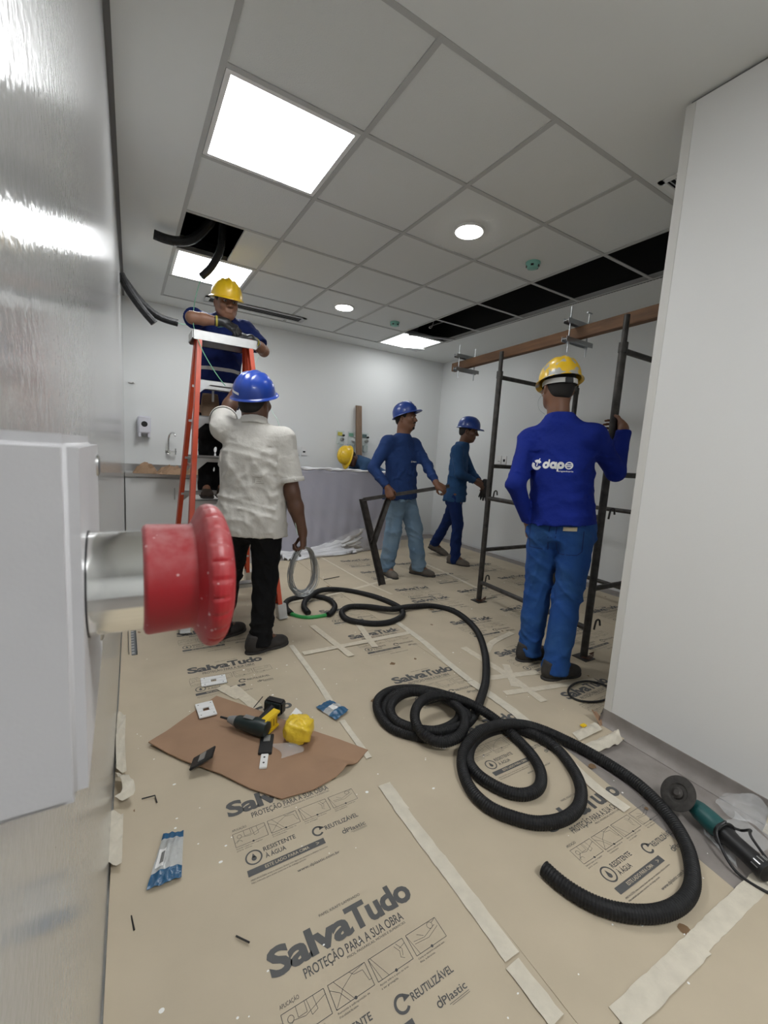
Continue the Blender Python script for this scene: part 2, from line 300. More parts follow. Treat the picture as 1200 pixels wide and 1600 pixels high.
PEOPLE = {
  'P5': {'J': {'shL': (2.078, 1.777, 1.353), 'shR': (2.217, 1.456, 1.383), 'hipL': (2.143, 1.655, 0.889), 'hipR': (2.215, 1.49, 0.889), 'neck': (2.132, 1.639, 1.49), 'head': (2.138, 1.664, 1.65), 'wrL': (2.075, 1.719, 0.865), 'elL': (1.932, 1.719, 1.086), 'wrR': (2.468, 1.443, 1.449), 'elR': (2.457, 1.451, 1.191), 'footL': (2.074, 1.674, 0.0), 'tdirL': (0.994, -0.106, 0.0), 'anL': (2.143, 1.666, 0.1), 'knL': (2.171, 1.673, 0.494), 'footR': (2.032, 1.451, 0.0), 'tdirR': (0.991, -0.132, 0.0), 'anR': (2.101, 1.441, 0.1), 'knR': (2.186, 1.478, 0.494)}, 'fwd': (0.917, 0.399, 0.0), 'sfwd': (0.917, 0.399, 0.0), 'v': (0.8142, 0.5806)},
  'P2': {'J': {'shL': (0.496, 2.65, 1.306), 'shR': (0.802, 2.479, 1.266), 'hipL': (0.578, 2.614, 0.8), 'hipR': (0.726, 2.513, 0.8), 'neck': (0.651, 2.564, 1.341), 'head': (0.66, 2.592, 1.468), 'wrL': (0.678, 3.021, 1.627), 'elL': (0.555, 2.937, 1.385), 'wrR': (0.923, 2.432, 0.709), 'elR': (0.85, 2.443, 0.953), 'footL': (0.447, 2.672, 0.0), 'tdirL': (0.893, 0.451, 0.0), 'anL': (0.51, 2.703, 0.1), 'knL': (0.56, 2.684, 0.45), 'footR': (0.618, 2.419, 0.0), 'tdirR': (0.97, 0.244, 0.0), 'anR': (0.686, 2.436, 0.1), 'knR': (0.723, 2.499, 0.45)}, 'fwd': (0.564, 0.826, 0.0), 'sfwd': (0.489, 0.872, 0.0), 'v': (0.247, 0.969)},
  'P3': {'J': {'shL': (2.547, 3.649, 1.337), 'shR': (2.193, 3.585, 1.337), 'hipL': (2.472, 3.641, 0.858), 'hipR': (2.309, 3.564, 0.858), 'neck': (2.381, 3.609, 1.42), 'head': (2.393, 3.601, 1.583), 'wrR': (2.124, 3.423, 0.91), 'elR': (2.046, 3.587, 1.084), 'wrL': (2.544, 3.228, 0.972), 'elL': (2.573, 3.428, 1.133), 'footL': (2.57, 3.564, 0.0), 'tdirL': (0.598, -0.802, 0.0), 'anL': (2.612, 3.508, 0.1), 'knL': (2.555, 3.547, 0.479), 'footR': (2.27, 3.665, 0.0), 'tdirR': (0.088, -0.996, 0.0), 'anR': (2.276, 3.595, 0.1), 'knR': (2.305, 3.553, 0.479)}, 'fwd': (0.425, -0.905, 0.0), 'sfwd': (0.176, -0.984, 0.0), 'v': (0.5715, 0.8206)},
  'P4': {'J': {'shL': (3.418, 3.903, 1.319), 'shR': (3.175, 3.71, 1.319), 'hipL': (3.36, 3.87, 0.82), 'hipR': (3.229, 3.746, 0.82), 'neck': (3.319, 3.787, 1.4), 'head': (3.358, 3.752, 1.54), 'wrR': (3.407, 3.628, 0.983), 'elR': (3.167, 3.625, 1.063), 'wrL': (3.514, 3.68, 0.989), 'elL': (3.591, 3.891, 1.059), 'footL': (3.329, 4.263, 0.07), 'tdirL': (0.673, -0.642, -0.36), 'anL': (3.376, 4.218, 0.145), 'knL': (3.389, 4.022, 0.482), 'footR': (3.26, 3.79, 0.0), 'tdirR': (0.491, -0.871, 0.0), 'anR': (3.294, 3.729, 0.1), 'knR': (3.282, 3.716, 0.46)}, 'fwd': (0.687, -0.727, 0.0), 'sfwd': (0.621, -0.784, 0.0), 'v': (0.6643, 0.7475)},
  'P1': {'J': {'shL': (0.85, 3.671, 2.139), 'shR': (0.51, 3.668, 2.139), 'hipL': (0.734, 3.757, 1.603), 'hipR': (0.564, 3.755, 1.603), 'neck': (0.683, 3.639, 2.18), 'head': (0.68, 3.558, 2.267), 'elR': (0.424, 3.419, 2.079), 'wrR': (0.629, 3.394, 2.086), 'elL': (0.966, 3.554, 1.968), 'wrL': (0.831, 3.381, 1.998), 'anR': (0.568, 3.729, 0.884), 'footR': (0.567, 3.799, 0.784), 'tdirR': (0.009, -1.0, 0.0), 'knR': (0.566, 3.682, 1.243), 'anL': (0.683, 3.71, 0.888), 'footL': (0.682, 3.78, 0.788), 'tdirL': (0.009, -1.0, 0.0), 'knL': (0.709, 3.673, 1.245)}, 'fwd': (0.009, -1.0, 0.0), 'sfwd': (0.009, -1.0, 0.0), 'v': (0.1653, 0.9862)},
}
# ---------------------------------------------------------------- the setting
CH = 2.668                                   # ceiling height
GX = [.352+.625*i for i in range(6)]         # ceiling grid lines
GY = [1.405]+[1.342+.625*j for j in range(1, 7)]
XR, YB, YF, YN = 4.226, 5.42, 1.05, -3.0     # right wall, back wall, near end of the far room, wall behind the camera
PX = 1.94                                    # face of the near partition
def lwx(y): return -.068+.0145*y             # the left wall is not quite square to the grid
b = MB(); b.box((-.6, YN-.1, -.06), (XR+.3, YB+.3, 0)); struct(b.build('floor', M_vinyl, smooth=False))
b = MB(); b.hexa([(lwx(YN)-.12, YN, 0), (lwx(YN), YN, 0), (lwx(YB), YB, 0), (lwx(YB)-.12, YB, 0), (lwx(YN)-.12, YN, CH+.8), (lwx(YN), YN, CH+.8), (lwx(YB), YB, CH+.8), (lwx(YB)-.12, YB, CH+.8)])
struct(b.build('wall_left', M_glosswall, smooth=False))
b = MB(); b.box((lwx(YB)-.12, YB, 0), (XR+.12, YB+.12, CH+.8)); struct(b.build('wall_back', M_wallmatt, smooth=False))
b = MB(); b.box((XR, YF-.1, 0), (XR+.12, YB+.12, CH+.8)); struct(b.build('wall_right', M_wall, smooth=False))
b = MB(); b.box((PX+.1, YF-.1, 0), (XR+.12, YF, CH+.8)); struct(b.build('wall_front', M_wall, smooth=False))
b = MB(); b.box((PX, YN, .072), (PX+.1, YF-.003, CH-.014)); b.mat(1).box((PX+.012, YN, CH-.014), (PX+.1, YF-.01, CH+.8))
b.mat(0).box((PX+.003, .417, .06), (PX+.006, .4185, CH-.02))
struct(b.build('wall_near_right', [M_partition, M_trimgrey], smooth=False))
b = MB(); b.box((PX-.0025, YF-.034, .072), (PX+.0005, YF+.0015, CH-.016)); b.box((PX, YF-.001, .072), (PX+.1, YF+.0015, CH-.016)); struct(b.build('trim_1', mat('corner_trim', (.68, .67, .64), .5), bevel=.0008))
b = MB(); b.box((-.4, YN-.1, 0), (PX+.2, YN, CH+.8)); struct(b.build('wall_behind', M_wall, smooth=False))
# coved vinyl skirting of the partition
b = MB()
prof = [(PX+.004, .078), (PX-.004, .078), (PX-.005, .045), (PX-.008, .025), (PX-.018, .010), (PX-.034, .002), (PX-.034, .0005)]
n = len(prof); vs = [(x, y, z) for y in (YN, YF+.004) for x, z in prof]
b.add(vs, [(i, i+1, n+i+1, n+i) for i in range(n-1)]+[tuple(range(n, 2*n))]); struct(b.build('baseboard_near_right', M_vinyl))
b = MB(); b.box((XR-.008, YF, 0), (XR, YB, .03)); b.box((2.05, YB-.008, 0), (XR-.008, YB, .03)); struct(b.build('baseboard_right', mat('white_skirting', (.74, .74, .74), .45), bevel=.002))
b = MB(); b.hexa([(lwx(YN)-.01, YN, .001), (lwx(YN)+.006, YN, .001), (lwx(YB-.5)+.006, YB-.5, .001), (lwx(YB-.5)-.01, YB-.5, .001), (lwx(YN)-.01, YN, .022), (lwx(YN)+.004, YN, .022), (lwx(YB-.5)+.004, YB-.5, .022), (lwx(YB-.5)-.01, YB-.5, .022)])
struct(b.build('baseboard_left', mat('pale_metal_edge', (.60, .60, .57), .3, .3), smooth=False))
# ceiling: plaster border all round the tile field, a shadow gap along the left wall, slab above
b = MB()
X0, X1, Y0, Y1 = GX[0]-.012, GX[5]+.012, GY[0]-.012, GY[6]+.012
gap = .022
b.hexa([(lwx(YN)+gap, YN, CH), (X0, YN, CH), (X0, YB, CH), (lwx(YB)+gap, YB, CH), (lwx(YN)+gap, YN, CH+.015), (X0, YN, CH+.015), (X0, YB, CH+.015), (lwx(YB)+gap, YB, CH+.015)])
b.box((X0, YN, CH), (XR, Y0, CH+.015)); b.box((X0, Y1, CH), (XR, YB, CH+.015)); b.box((X1, Y0, CH), (XR, Y1, CH+.015))
struct(b.build('ceiling', M_plaster, smooth=False))
b = MB(); b.box((-.3, YN-.1, CH+.75), (XR+.12, YB+.12, CH+.85)); struct(b.build('trim_2', mat('void_shade_slab', (.02, .02, .02), .95), smooth=False))  # slab coloured near black: the darkness of the unlit void is in its colour
b = MB(); b.box((GX[4]-.02, Y0, CH+.02), (GX[4]-.018, Y1, CH+.75)); b.box((X1+.01, Y0, CH+.0155), (X1+.012, Y1, CH+.75)); b.box((X0-.012, Y0, CH+.0155), (X0-.01, Y1, CH+.75)); struct(b.build('trim_3', mat('void_shade_lining', (.012, .012, .012), .95), smooth=False))  # sheets added round the void, its shade put into their near-black colour
# shadow-gap profile along the left wall
b = MB(); b.hexa([(lwx(YN), YN, CH+.006), (lwx(YN)+gap, YN, CH+.006), (lwx(YB)+gap, YB, CH+.006), (lwx(YB), YB, CH+.006), (lwx(YN), YN, CH+.012), (lwx(YN)+gap, YN, CH+.012), (lwx(YB)+gap, YB, CH+.012), (lwx(YB), YB, CH+.012)])
struct(b.build('trim_4', M_trimgrey, smooth=False))

# ceiling grid: one continuous exposed T-bar frame
b = MB(); T = .012; zt, zb = CH+.004, CH-.002
for x in GX: b.box((x-T, GY[0]-T, zb), (x+T, GY[6]+T, zt)); b.box((x-.001, GY[0], zt), (x+.001, GY[6], zt+.035))
for y in GY: b.box((GX[0]-T, y-T, zb+.0004), (GX[5]+T, y+T, zt-.0004))
g = b.build('ceiling_grid', M_grid, smooth=False); tag(g, 'grey exposed T-bar grid carrying the square ceiling tiles', 'ceiling grid')
b = MB()
for k in range(150):                         # notched edge angle along the open bays
    y = GY[0]+.02+k*.024
    if y < GY[5]-.03: b.box((GX[5]+T+.001, y, CH-.0035), (GX[5]+T+.010, y+.014, CH-.0005))
b.box((GX[5]+T+.0005, GY[0], CH-.0008), (GX[5]+T+.012, GY[5], CH-.0003))
g = b.build('edge_angle', M_black, smooth=False); tag(g, 'black notched edge strip along the open bays beside the right ceiling border', 'edge strip')

ORD = ['first', 'second', 'third', 'fourth', 'fifth', 'sixth']
LIGHTS = [(0, 1), (0, 4), (4, 5)]
for i in range(5):
    for j in range(6):
        if (i, j) in LIGHTS or (i == 4 and j < 5): continue
        x0, x1, y0, y1 = GX[i]+.002, GX[i+1]-.002, GY[j]+.002, GY[j+1]-.002
        b = MB()
        if (i, j) == (0, 3): x0 = .735
        b.box((x0, y0, CH+.004), (x1, y1, CH+.02))
        t = b.build('ceiling_tile', M_tile, smooth=False)
        lab = f'white mineral ceiling tile, {ORD[i]} from the left wall in the {ORD[j]} row from the front'
        if (i, j) == (0, 3): lab = 'ceiling tile pushed half over the opening above the ladder'
        if (i, j) in ((2, 1), (2, 4)): lab = 'ceiling tile holding the '+('nearer' if j == 1 else 'farther')+' round downlight'
        if (i, j) in ((3, 1), (3, 4)): lab = 'ceiling tile carrying the '+('nearer' if j == 1 else 'farther')+' green smoke detector'
        tag(t, lab, 'ceiling tile', 'mineral fibre ceiling tiles')
names = ['large square ceiling light panel nearest the camera', 'square ceiling light panel right behind the ladder worker\'s yellow helmet', 'square ceiling light panel in the far right corner above the beam']
for (i, j), lab in zip(LIGHTS, names):
    t = thing('ceiling_light', 'lit white '+lab, 'ceiling light', ((GX[i]+GX[i+1])/2, (GY[j]+GY[j+1])/2, CH), 'square ceiling light panels')
    x0, x1, y0, y1 = GX[i]+T+.002, GX[i+1]-T-.002, GY[j]+T+.002, GY[j+1]-T-.002; w = .022
    b = MB()
    for lo, hi in (((x0, y0), (x1, y0+w)), ((x0, y1-w), (x1, y1)), ((x0, y0+w), (x0+w, y1-w)), ((x1-w, y0+w), (x1, y1-w))): b.box((*lo, CH-.001), (*hi, CH+.012))
    b.build('frame', M_white, t, smooth=False)
    b = MB(); b.box((x0+w, y0+w, CH+.002), (x1-w, y1-w, CH+.010)); b.build('diffuser', M_light if j != 5 else mat('corner_light_diffuser', (.97, .99, 1.0), .5, emit=5.0), t, smooth=False)
    b = MB(); b.box((x0+.004, y0+.004, CH+.0105), (x1-.004, y1-.004, CH+.045)); b.build('housing', M_trimgrey, t, smooth=False)
# fill panel added over the lobby, unseen behind the camera, to brighten the foreground
t = thing('ceiling_light', 'added square fill light panel over the lobby, unseen behind the camera', 'ceiling light', (1.0, -.9, CH), 'square ceiling light panels')
b = MB(); b.box((.69, -1.21, CH-.006), (1.31, -.59, CH)); b.build('frame', M_white, t, smooth=False)
b = MB(); b.box((.71, -1.19, CH-.008), (1.29, -.61, CH-.004)); b.build('diffuser', mat('lobby_fill_diffuser', (.97, .99, 1.0), .5, emit=24.0), t, smooth=False)
for (x, y), w_ in zip([(1.922, 2.303), (1.931, 4.162)], ['nearer', 'farther']):
    t = thing('downlight', f'lit round white downlight, the {w_} of the two', 'downlight', (x, y, CH), 'round downlights')
    MB().lathe((x, y, CH+.006), (0, 0, -1), [(0, .098), (.010, .098), (.014, .092), (.014, .084)], 36).build('rim', M_white, t)
    MB().lathe((x, y, CH-.006), (0, 0, -1), [(0, .086), (.004, .086), (.006, .080)], 36).build('diffuser', M_down, t)
for (x, y), w_ in zip([(2.585, 2.348), (2.581, 4.229)], ['nearer', 'farther']):
    t = thing('smoke_detector', f'small pale green smoke detector on the ceiling, the {w_} of the two', 'smoke detector', (x, y, CH), 'ceiling smoke detectors')
    MB().lathe((x, y, CH+.004), (0, 0, -1), [(0, .052), (.012, .052), (.016, .048), (.034, .044), (.042, .034), (.044, .0)], 28, cap1=False).build('housing', M_green, t)
    b = MB()
    for k in range(5): a = 2*PI*k/5; b.box((.03, -.010, -.006), (.0475, .010, .006), ((math.cos(a), math.sin(a), 0), (-math.sin(a), math.cos(a), 0), (0, 0, 1)), (x, y, CH-.026))
    b.build('vent_slot', M_black, t, smooth=False)
# linear slot diffuser
t = thing('slot_diffuser', 'long grey linear air diffuser in the ceiling above the ladder worker', 'air diffuser', (1.24, 4.88, CH))
x0, x1, y0, y1 = .72, 1.77, 4.78, 4.965; b = MB()
for lo, hi in (((x0, y0), (x1, y0+.03)), ((x0, y1-.03), (x1, y1)), ((x0, y0), (x0+.045, y1)), ((x1-.045, y0), (x1, y1))): b.box((*lo, CH-.010), (*hi, CH-.0045))
b.build('frame', M_alum, t, bevel=.001)
MB().box((x0+.03, y0+.02, CH-.007), (x1-.03, y1-.02, CH-.0042)).build('slot', M_dark, t, smooth=False)
for k in range(3):
    y = y0+.06+k*.03; MB().box((x0+.04, y-.002, CH-.0085), (x1-.04, y+.002, CH-.006)).build('blade', M_trimgrey, t, smooth=False)
# return grille near the partition
t = thing('ceiling_grille', 'white louvred air grille in the ceiling beside the near right partition', 'air grille', (2.6, 1.23, CH))
x0, x1, y0, y1 = 2.345, 2.86, 1.09, 1.365; b = MB()
for lo, hi in (((x0, y0), (x1, y0+.03)), ((x0, y1-.03), (x1, y1)), ((x0, y0), (x0+.03, y1)), ((x1-.03, y0), (x1, y1))): b.box((*lo, CH-.009), (*hi, CH-.0005))
b.build('frame', M_white, t, bevel=.002)
MB().box((x0+.02, y0+.02, CH-.004), (x1-.02, y1-.02, CH-.0006)).build('back_plate', M_dark, t, smooth=False)
for k in range(9): y = y0+.045+k*.023; MB().box((x0+.028, -.007, -.001), (x1-.028, .007, .001), ((1, 0, 0), (0, .8, .6), (0, -.6, .8)), (0, y, CH-.008)).build('louvre', M_alum, t, smooth=False)
# services seen in the dark openings
t = tag(MB().tube(spline([(3.3, 1.8, CH+.35), (3.2, 2.6, CH+.3), (3.25, 3.6, CH+.36), (3.1, 4.4, CH+.3)], .05), .03, 10).build('ceiling_pipe', M_trimgrey), 'grey pipe running in the dark void above the open bays', 'pipe')
t = tag(MB().tube(spline([(3.2, 4.3, CH+.4), (3.16, 4.32, CH+.1), (3.05, 4.22, CH+.05), (3.2, 4.15, CH+.12)], .02), .006, 6).build('hanging_cable', mat('grey_cable', (.3, .3, .3), .5)), 'thin grey cable looping down in the open ceiling bay by the far corner', 'cable')
b = MB(); b.beam((2.93, 4.47, CH-.012), (3.42, 4.20, CH-.03), .022, .018)
tag(b.build('loose_ceiling_runner', M_alum, bevel=.001), 'loose thin metal runner hanging across the far corner light panel', 'metal runner')
b = MB(); b.prism([(3.22, 4.98), (3.46, 4.86), (3.47, 5.0), (3.30, 5.06)], CH-.02, CH-.017)
tag(b.build('hanging_trim_piece', M_alum, smooth=False), 'torn metallic trim piece hanging below the far corner light panel', 'trim piece')
b = MB(); b.mat(0)
# ---------------------------------------------------------------- floor protection paper with its print
ART = Flat()
def print_art():
    a = ART
    a.text('PAPEL KRAFT LAMINADO', .146, .064, .0075, .265)
    a.text('Salva', 0, -.008, .062, .212, bold=.05, sp=.93); a.text('Tudo', .206, -.008, .062, .392, bold=.05, sp=.93)
    a.text('PROTEÇÃO PARA A SUA OBRA', .068, -.044, .0225, .338, bold=.012)
    a.text('PISOS, PASSARELAS, MÓVEIS E SUPERFÍCIES', .17, -.054, .0055, .336)
    a.text('APLICAÇÃO', -.001, -.070, .0085, .043)
    for x0, x1 in ((-.002, .096), (.106, .201), (.211, .308), (.319, .411)): a.poly((x0, -.079), (x1, -.079), (x1, -.129), (x0, -.129), (x0, -.079), w=.0013)
    # simple line drawings of the unrolling, cutting and taping hands
    W = .0009
    a.poly((-.002, -.115), (.02, -.1), (.045, -.105), (.096, -.09), w=W); a.poly((.03, -.079), (.03, -.1), (.05, -.1), (.05, -.079), w=W); a.poly((.055, -.079), (.058, -.11), (.072, -.106), (.07, -.079), w=W); a.ring((.012, -.117), .007, .008, 0, PI); a.ring((.015, -.095), .006, .007)
    a.poly((.106, -.129), (.135, -.1), (.165, -.085), (.201, -.079), w=W); a.poly((.12, -.079), (.15, -.129), w=W); a.poly((.106, -.09), (.125, -.104), (.14, -.129), w=W); a.poly((.16, -.079), (.168, -.088), (.19, -.09), (.195, -.115), (.201, -.115), w=W)
    a.poly((.211, -.079), (.222, -.129), w=W); a.poly((.216, -.079), (.24, -.129), w=W); a.poly((.28, -.085), (.288, -.1), (.284, -.112), (.292, -.118), w=W); a.poly((.287, -.082), (.296, -.098), (.29, -.112), w=W); a.poly((.29, -.095), (.308, -.09), w=W)
    a.poly((.319, -.079), (.33, -.129), w=W); a.poly((.33, -.1), (.36, -.104), (.40, -.092), w=W); a.poly((.33, -.106), (.37, -.110), (.405, -.098), w=W); a.poly((.345, -.09), (.36, -.1), w=W); a.ring((.388, -.088), .007, .008); a.poly((.395, -.085), (.411, -.079), w=W)
    for x in (.05, .153, .26, .365): a.disc((x, -.129), .0035, 10)
    for x, t1, t2 in ((-.002, 'Estenda o papel com o logotipo', 'para cima.'), (.106, 'Remonte a sobreposição de', '10 cm utilizando fita adesiva'), (.211, 'Ajuste sobre o piso ou área', 'a ser protegida.'), (.319, 'Corte no tamanho e prenda com', 'fita adesiva.')):
        a.text(t1, x, -.138, .0042, x+.078); a.text(t2, x, -.1455, .0042, x+.045)
    a.ring((.037, -.184), .020, .0245); a.disc((.037, -.188), .0075, 14); a.add([(.0305, -.185), (.0435, -.185), (.037, -.170)], [(0, 1, 2)])
    a.text('RESISTENTE', .068, -.179, .0155, .168, bold=.02); a.text('À ÁGUA', .068, -.203, .0155, .130, bold=.02)
    a.ring((.237, -.188), .0125, .0185, .5, 5.6); a.add([(.247, -.172), (.262, -.183), (.243, -.187)], [(0, 1, 2)])
    a.text('REUTILIZÁVEL', .262, -.196, .0165, .379, bold=.02)
    a.ring((.311, -.229), .004, .0068); a.rect(.3155, -.234, .318, -.215); a.text('Plastic', .320, -.235, .0155, .386, bold=.012)
    a.rect(.330, -.2405, .386, -.2395); a.rect(.335, -.244, .386, -.2432)
    a.rect(.009, -.2385, .243, -.218); a.cm = 2; a.text('ESTE LADO PARA CIMA', .058, -.233, .0105, .192, bold=.01); a.poly((.215, -.232), (.225, -.228), (.215, -.224), w=.0015); a.cm = 0
    a.text('PRECAUÇÕES: evite o contato direto com água em excesso e objetos cortantes', .012, -.2535, .0048, .243); a.text('Não indicado para áreas externas e de tráfego pesado', .012, -.262, .0048, .170)
    a.text('www.dplastic.com.br', .135, -.288, .0095, .268, bold=.008)
print_art()
AV = np.array(ART.v); AF = ART.f; AM = ART.m
def wav(x, y, s): return .0018*math.sin(3.1*x+s)*math.sin(2.3*y+1.7*s)+.0012*math.sin(7*x*.6+5*y+s)
def paper_sheet(label, x0, x1, y0, y1, prints, seed, z=.0035, edge=None, curl=None, flecks=40, stains=0):
    rs = random.Random(seed); b = MB()
    nx, ny = max(3, int((x1-x0)/.05)), max(3, int((y1-y0)/.05))
    def Z(x, y):
        h = z+max(0, wav(x, y, seed))
        if curl: h += curl(x, y)
        return h
    E = edge or (lambda t: (0, 0))
    def top(u, v):
        x = x0+(x1-x0)*u; y = y0+(y1-y0)*v; e = E(v)
        x = x+e[0]*(1-u)+e[1]*u; return (x, y, Z(x, y))
    b.grid(top, nx, ny)
    b.grid(lambda u, v: (top(1-u, v)[0], top(1-u, v)[1], max(.0003, top(1-u, v)[2]-.0028)), nx, ny)
    for u in (0, 1): b.grid(lambda s, v: (lambda p: (p[0], p[1], p[2] if s == u else max(.0003, p[2]-.0028)))(top(u, v)), 2, ny)
    for v in (0, 1): b.grid(lambda u, s: (lambda p: (p[0], p[1], p[2] if s == v else max(.0003, p[2]-.0028)))(top(u, v)), nx, 2)
    def flatpoly(V, Fc, M, dz):
        zz = np.array([Z(p[0], p[1])+dz for p in V])
        for f, m in zip(Fc, M):
            c = np.mean([V[i] for i in f], 0)
            if x0+.002 < c[0] < x1-.002 and y0+.002 < c[1] < y1-.002:
                b.cm = m; b.add([(V[i][0], V[i][1], zz[i]) for i in f], [tuple(range(len(f)))])
    for (px, py, an) in prints:
        c, s = math.cos(an), math.sin(an); V = np.stack([px+AV[:, 0]*c-AV[:, 1]*s, py+AV[:, 0]*s+AV[:, 1]*c], 1)
        flatpoly(V, AF, [1 if m == 0 else 0 for m in AM], .0007)
        k = [i for i, m in enumerate(AM) if m == 2]; flatpoly(V, [AF[i] for i in k], [0]*len(k), .0012)
    fl = Flat()
    for k in range(flecks):
        r = rs.choice([.0018, .0022, .003, .004, .006]); fl.disc((rs.uniform(x0, x1), rs.uniform(y0, y1)), r, 9, rs.uniform(.6, 1), rs.uniform(0, 3))
    flatpoly(np.array(fl.v), fl.f, [2]*len(fl.f), .0010)
    fl = Flat()
    for k in range(stains):
        c0 = (rs.uniform(x0, x1), rs.uniform(y0, y1)); r = rs.choice([.008, .012, .02]); n = 11
        fl.add([(c0[0]+r*rs.uniform(.5, 1.1)*math.cos(2*PI*i/n), c0[1]+r*rs.uniform(.5, 1.1)*math.sin(2*PI*i/n)) for i in range(n)], [tuple(range(n))])
    if stains: flatpoly(np.array(fl.v), fl.f, [3]*len(fl.f), .0008)
    o = b.build('kraft_paper_sheet', [M_kraft, M_ink, M_fleck, M_stain], smooth=True, angle=50)
    return tag(o, label, 'floor paper', 'kraft sheets protecting the floor')
def wallcurl(x, y):
    d = (lwx(y)+.075)-x
    return .035*max(0, d/.075)**1.5+.004*max(0, 1-abs(d+.01)/.02) if d > -.03 else 0
PP1 = [(.272+.004*math.sin(k), y, 0) for k, y in enumerate((.813, 1.306, 1.808, 2.315, 2.82))]
PP2 = [(x, y, a) for x, y, a in ((1.19, .768, -.02), (1.205, 1.27, -.01), (1.222, 1.775, -.03), (1.252, 2.365, -.015), (1.25, 2.86, 0), (1.24, 3.36, 0))]
PP3 = [(x, y, a) for x, y, a in ((1.965, 1.258, .05), (1.99, 1.765, .03), (2.055, 2.285, -.05), (2.055, 2.78, 0), (2.085, 3.10, -.05), (2.06, 3.72, 0), (2.06, 4.2, 0))]
PP4 = [(2.62+.02*math.sin(k), 1.3+k*.52, .02) for k in range(6)]
PP5 = [(3.35, 1.5+k*.52, .0) for k in range(6)]
paper_sheet('long kraft sheet along the left wall under the cardboard', -.02, .832, .372, 4.35, PP1, 1, .0045, curl=lambda x, y: wallcurl(x, y), flecks=140, stains=5, edge=lambda v: (lwx(.372+3.978*v)+.004+.02, 0))
paper_sheet('kraft sheet under the big loops of black hose', .826, 1.618, .368, 4.45, PP2, 2, .0035, flecks=70, stains=9, edge=lambda v: (0, -.10*max(0, 1-v*5)+.01*math.sin(9*v)))
paper_sheet('kraft sheet under the walking worker and the scaffold front', 1.60, 2.43, .93, 4.5, PP3, 3, .0055, flecks=50, stains=8, edge=lambda v: (.07*max(0, 1-v*14)+.01*math.sin(8*v), .0))
paper_sheet('kraft sheet inside the scaffold legs', 2.42, 3.27, 1.06, 4.95, PP4, 4, .0045, flecks=30, stains=5)
paper_sheet('kraft sheet along the right wall', 3.26, 4.03, 1.06, 5.1, PP5, 5, .0055, flecks=20, stains=3)
paper_sheet('kraft sheet across the bottom edge nearest the camera', -.05, 1.74, -.9, .366, [], 6, .005, flecks=40, stains=2, curl=lambda x, y: wallcurl(x, y), edge=lambda v: (0, .05*math.sin(11*v)+.03*math.sin(27*v)-.02))

# ---------------------------------------------------------------- masking tape
def tape_strip(pts, w, label, z=.0085, grp='strips of masking tape on the floor paper', mt=None):
    P = spline([(x, y, 0) for x, y in pts], .02) if len(pts) > 2 else np.linspace((*pts[0], 0), (*pts[1], 0), 14)
    T = np.gradient(P, axis=0); T /= np.linalg.norm(T, axis=1)[:, None]; N = np.stack([-T[:, 1], T[:, 0], 0*T[:, 0]], 1)
    rs = random.Random(int(pts[0][0]*1e4)); b = MB(); n = len(P); vs = []
    for i in range(n):
        j = 1+.06*rs.uniform(-1, 1); h = z+.0012*rs.random()
        for s in (-.5, -.16, .16, .5): q = P[i]+N[i]*w*s*j; vs.append((q[0], q[1], h-(.0007 if abs(s) == .5 else 0)))
    m = len(vs); vs += [(x, y, zz-.0006) for x, y, zz in vs]; fs = []
    for i in range(n-1):
        for k in range(3): a = i*4+k; fs.append((a, a+1, a+5, a+4)); fs.append((m+a, m+a+4, m+a+5, m+a+1))
        for k in (0, 3): a = i*4+k; fs.append((a, a+4, m+a+4, m+a))
    for a in (0, (n-1)*4): fs += [(a+k, a+k+1, m+a+k+1, m+a+k) for k in range(3)]
    o = b.add(vs, fs).build('masking_tape_strip', mt or M_tape); return tag(o, label, 'tape strip', grp)
TL = ['seam tape beside the blue wrapper and the dark trousered worker', 'seam tape between the blue wrapper and the cardboard corner', 'wide seam tape just below the cardboard corner', 'seam tape right of the middle print',
 'seam tape right of the large bottom print', 'seam tape at the bottom edge of the picture', 'seam tape passing left of the star of tape pieces', 'seam tape beside the coiled hose', 'seam tape above the loose end of the hose loop',
 'crosswise tape at the right edge near the grinder', 'crosswise tape at the bottom right corner', 'long crosswise tape between the two seams behind the coil', 'short diagonal tape left of the middle crosswise tape', 'short diagonal tape right of the middle crosswise tape',
 'longest tape of the star beside the scaffold worker', 'upper cross tape of the star beside the scaffold worker', 'lower cross tape of the star beside the scaffold worker', 'short slanting tape of the star beside the scaffold worker',
 'thin seam tape behind the scaffold post', 'short tape near the walking worker front shoe', 'short tape under the upper corner of the cardboard', 'second short tape beside the upper corner of the cardboard', 'thin seam running towards the sheeted counter', 'crosswise tape through the far hose loops', 'tape strip left of the scaffold worker rear shoe']
for k, ((pts, w), lab) in enumerate(zip(TAPES, TL)): tape_strip(pts, w*.88, 'pale masking tape, '+lab, .0078+.0002*(k % 7), mt=M_thintape if k >= 11 else None)
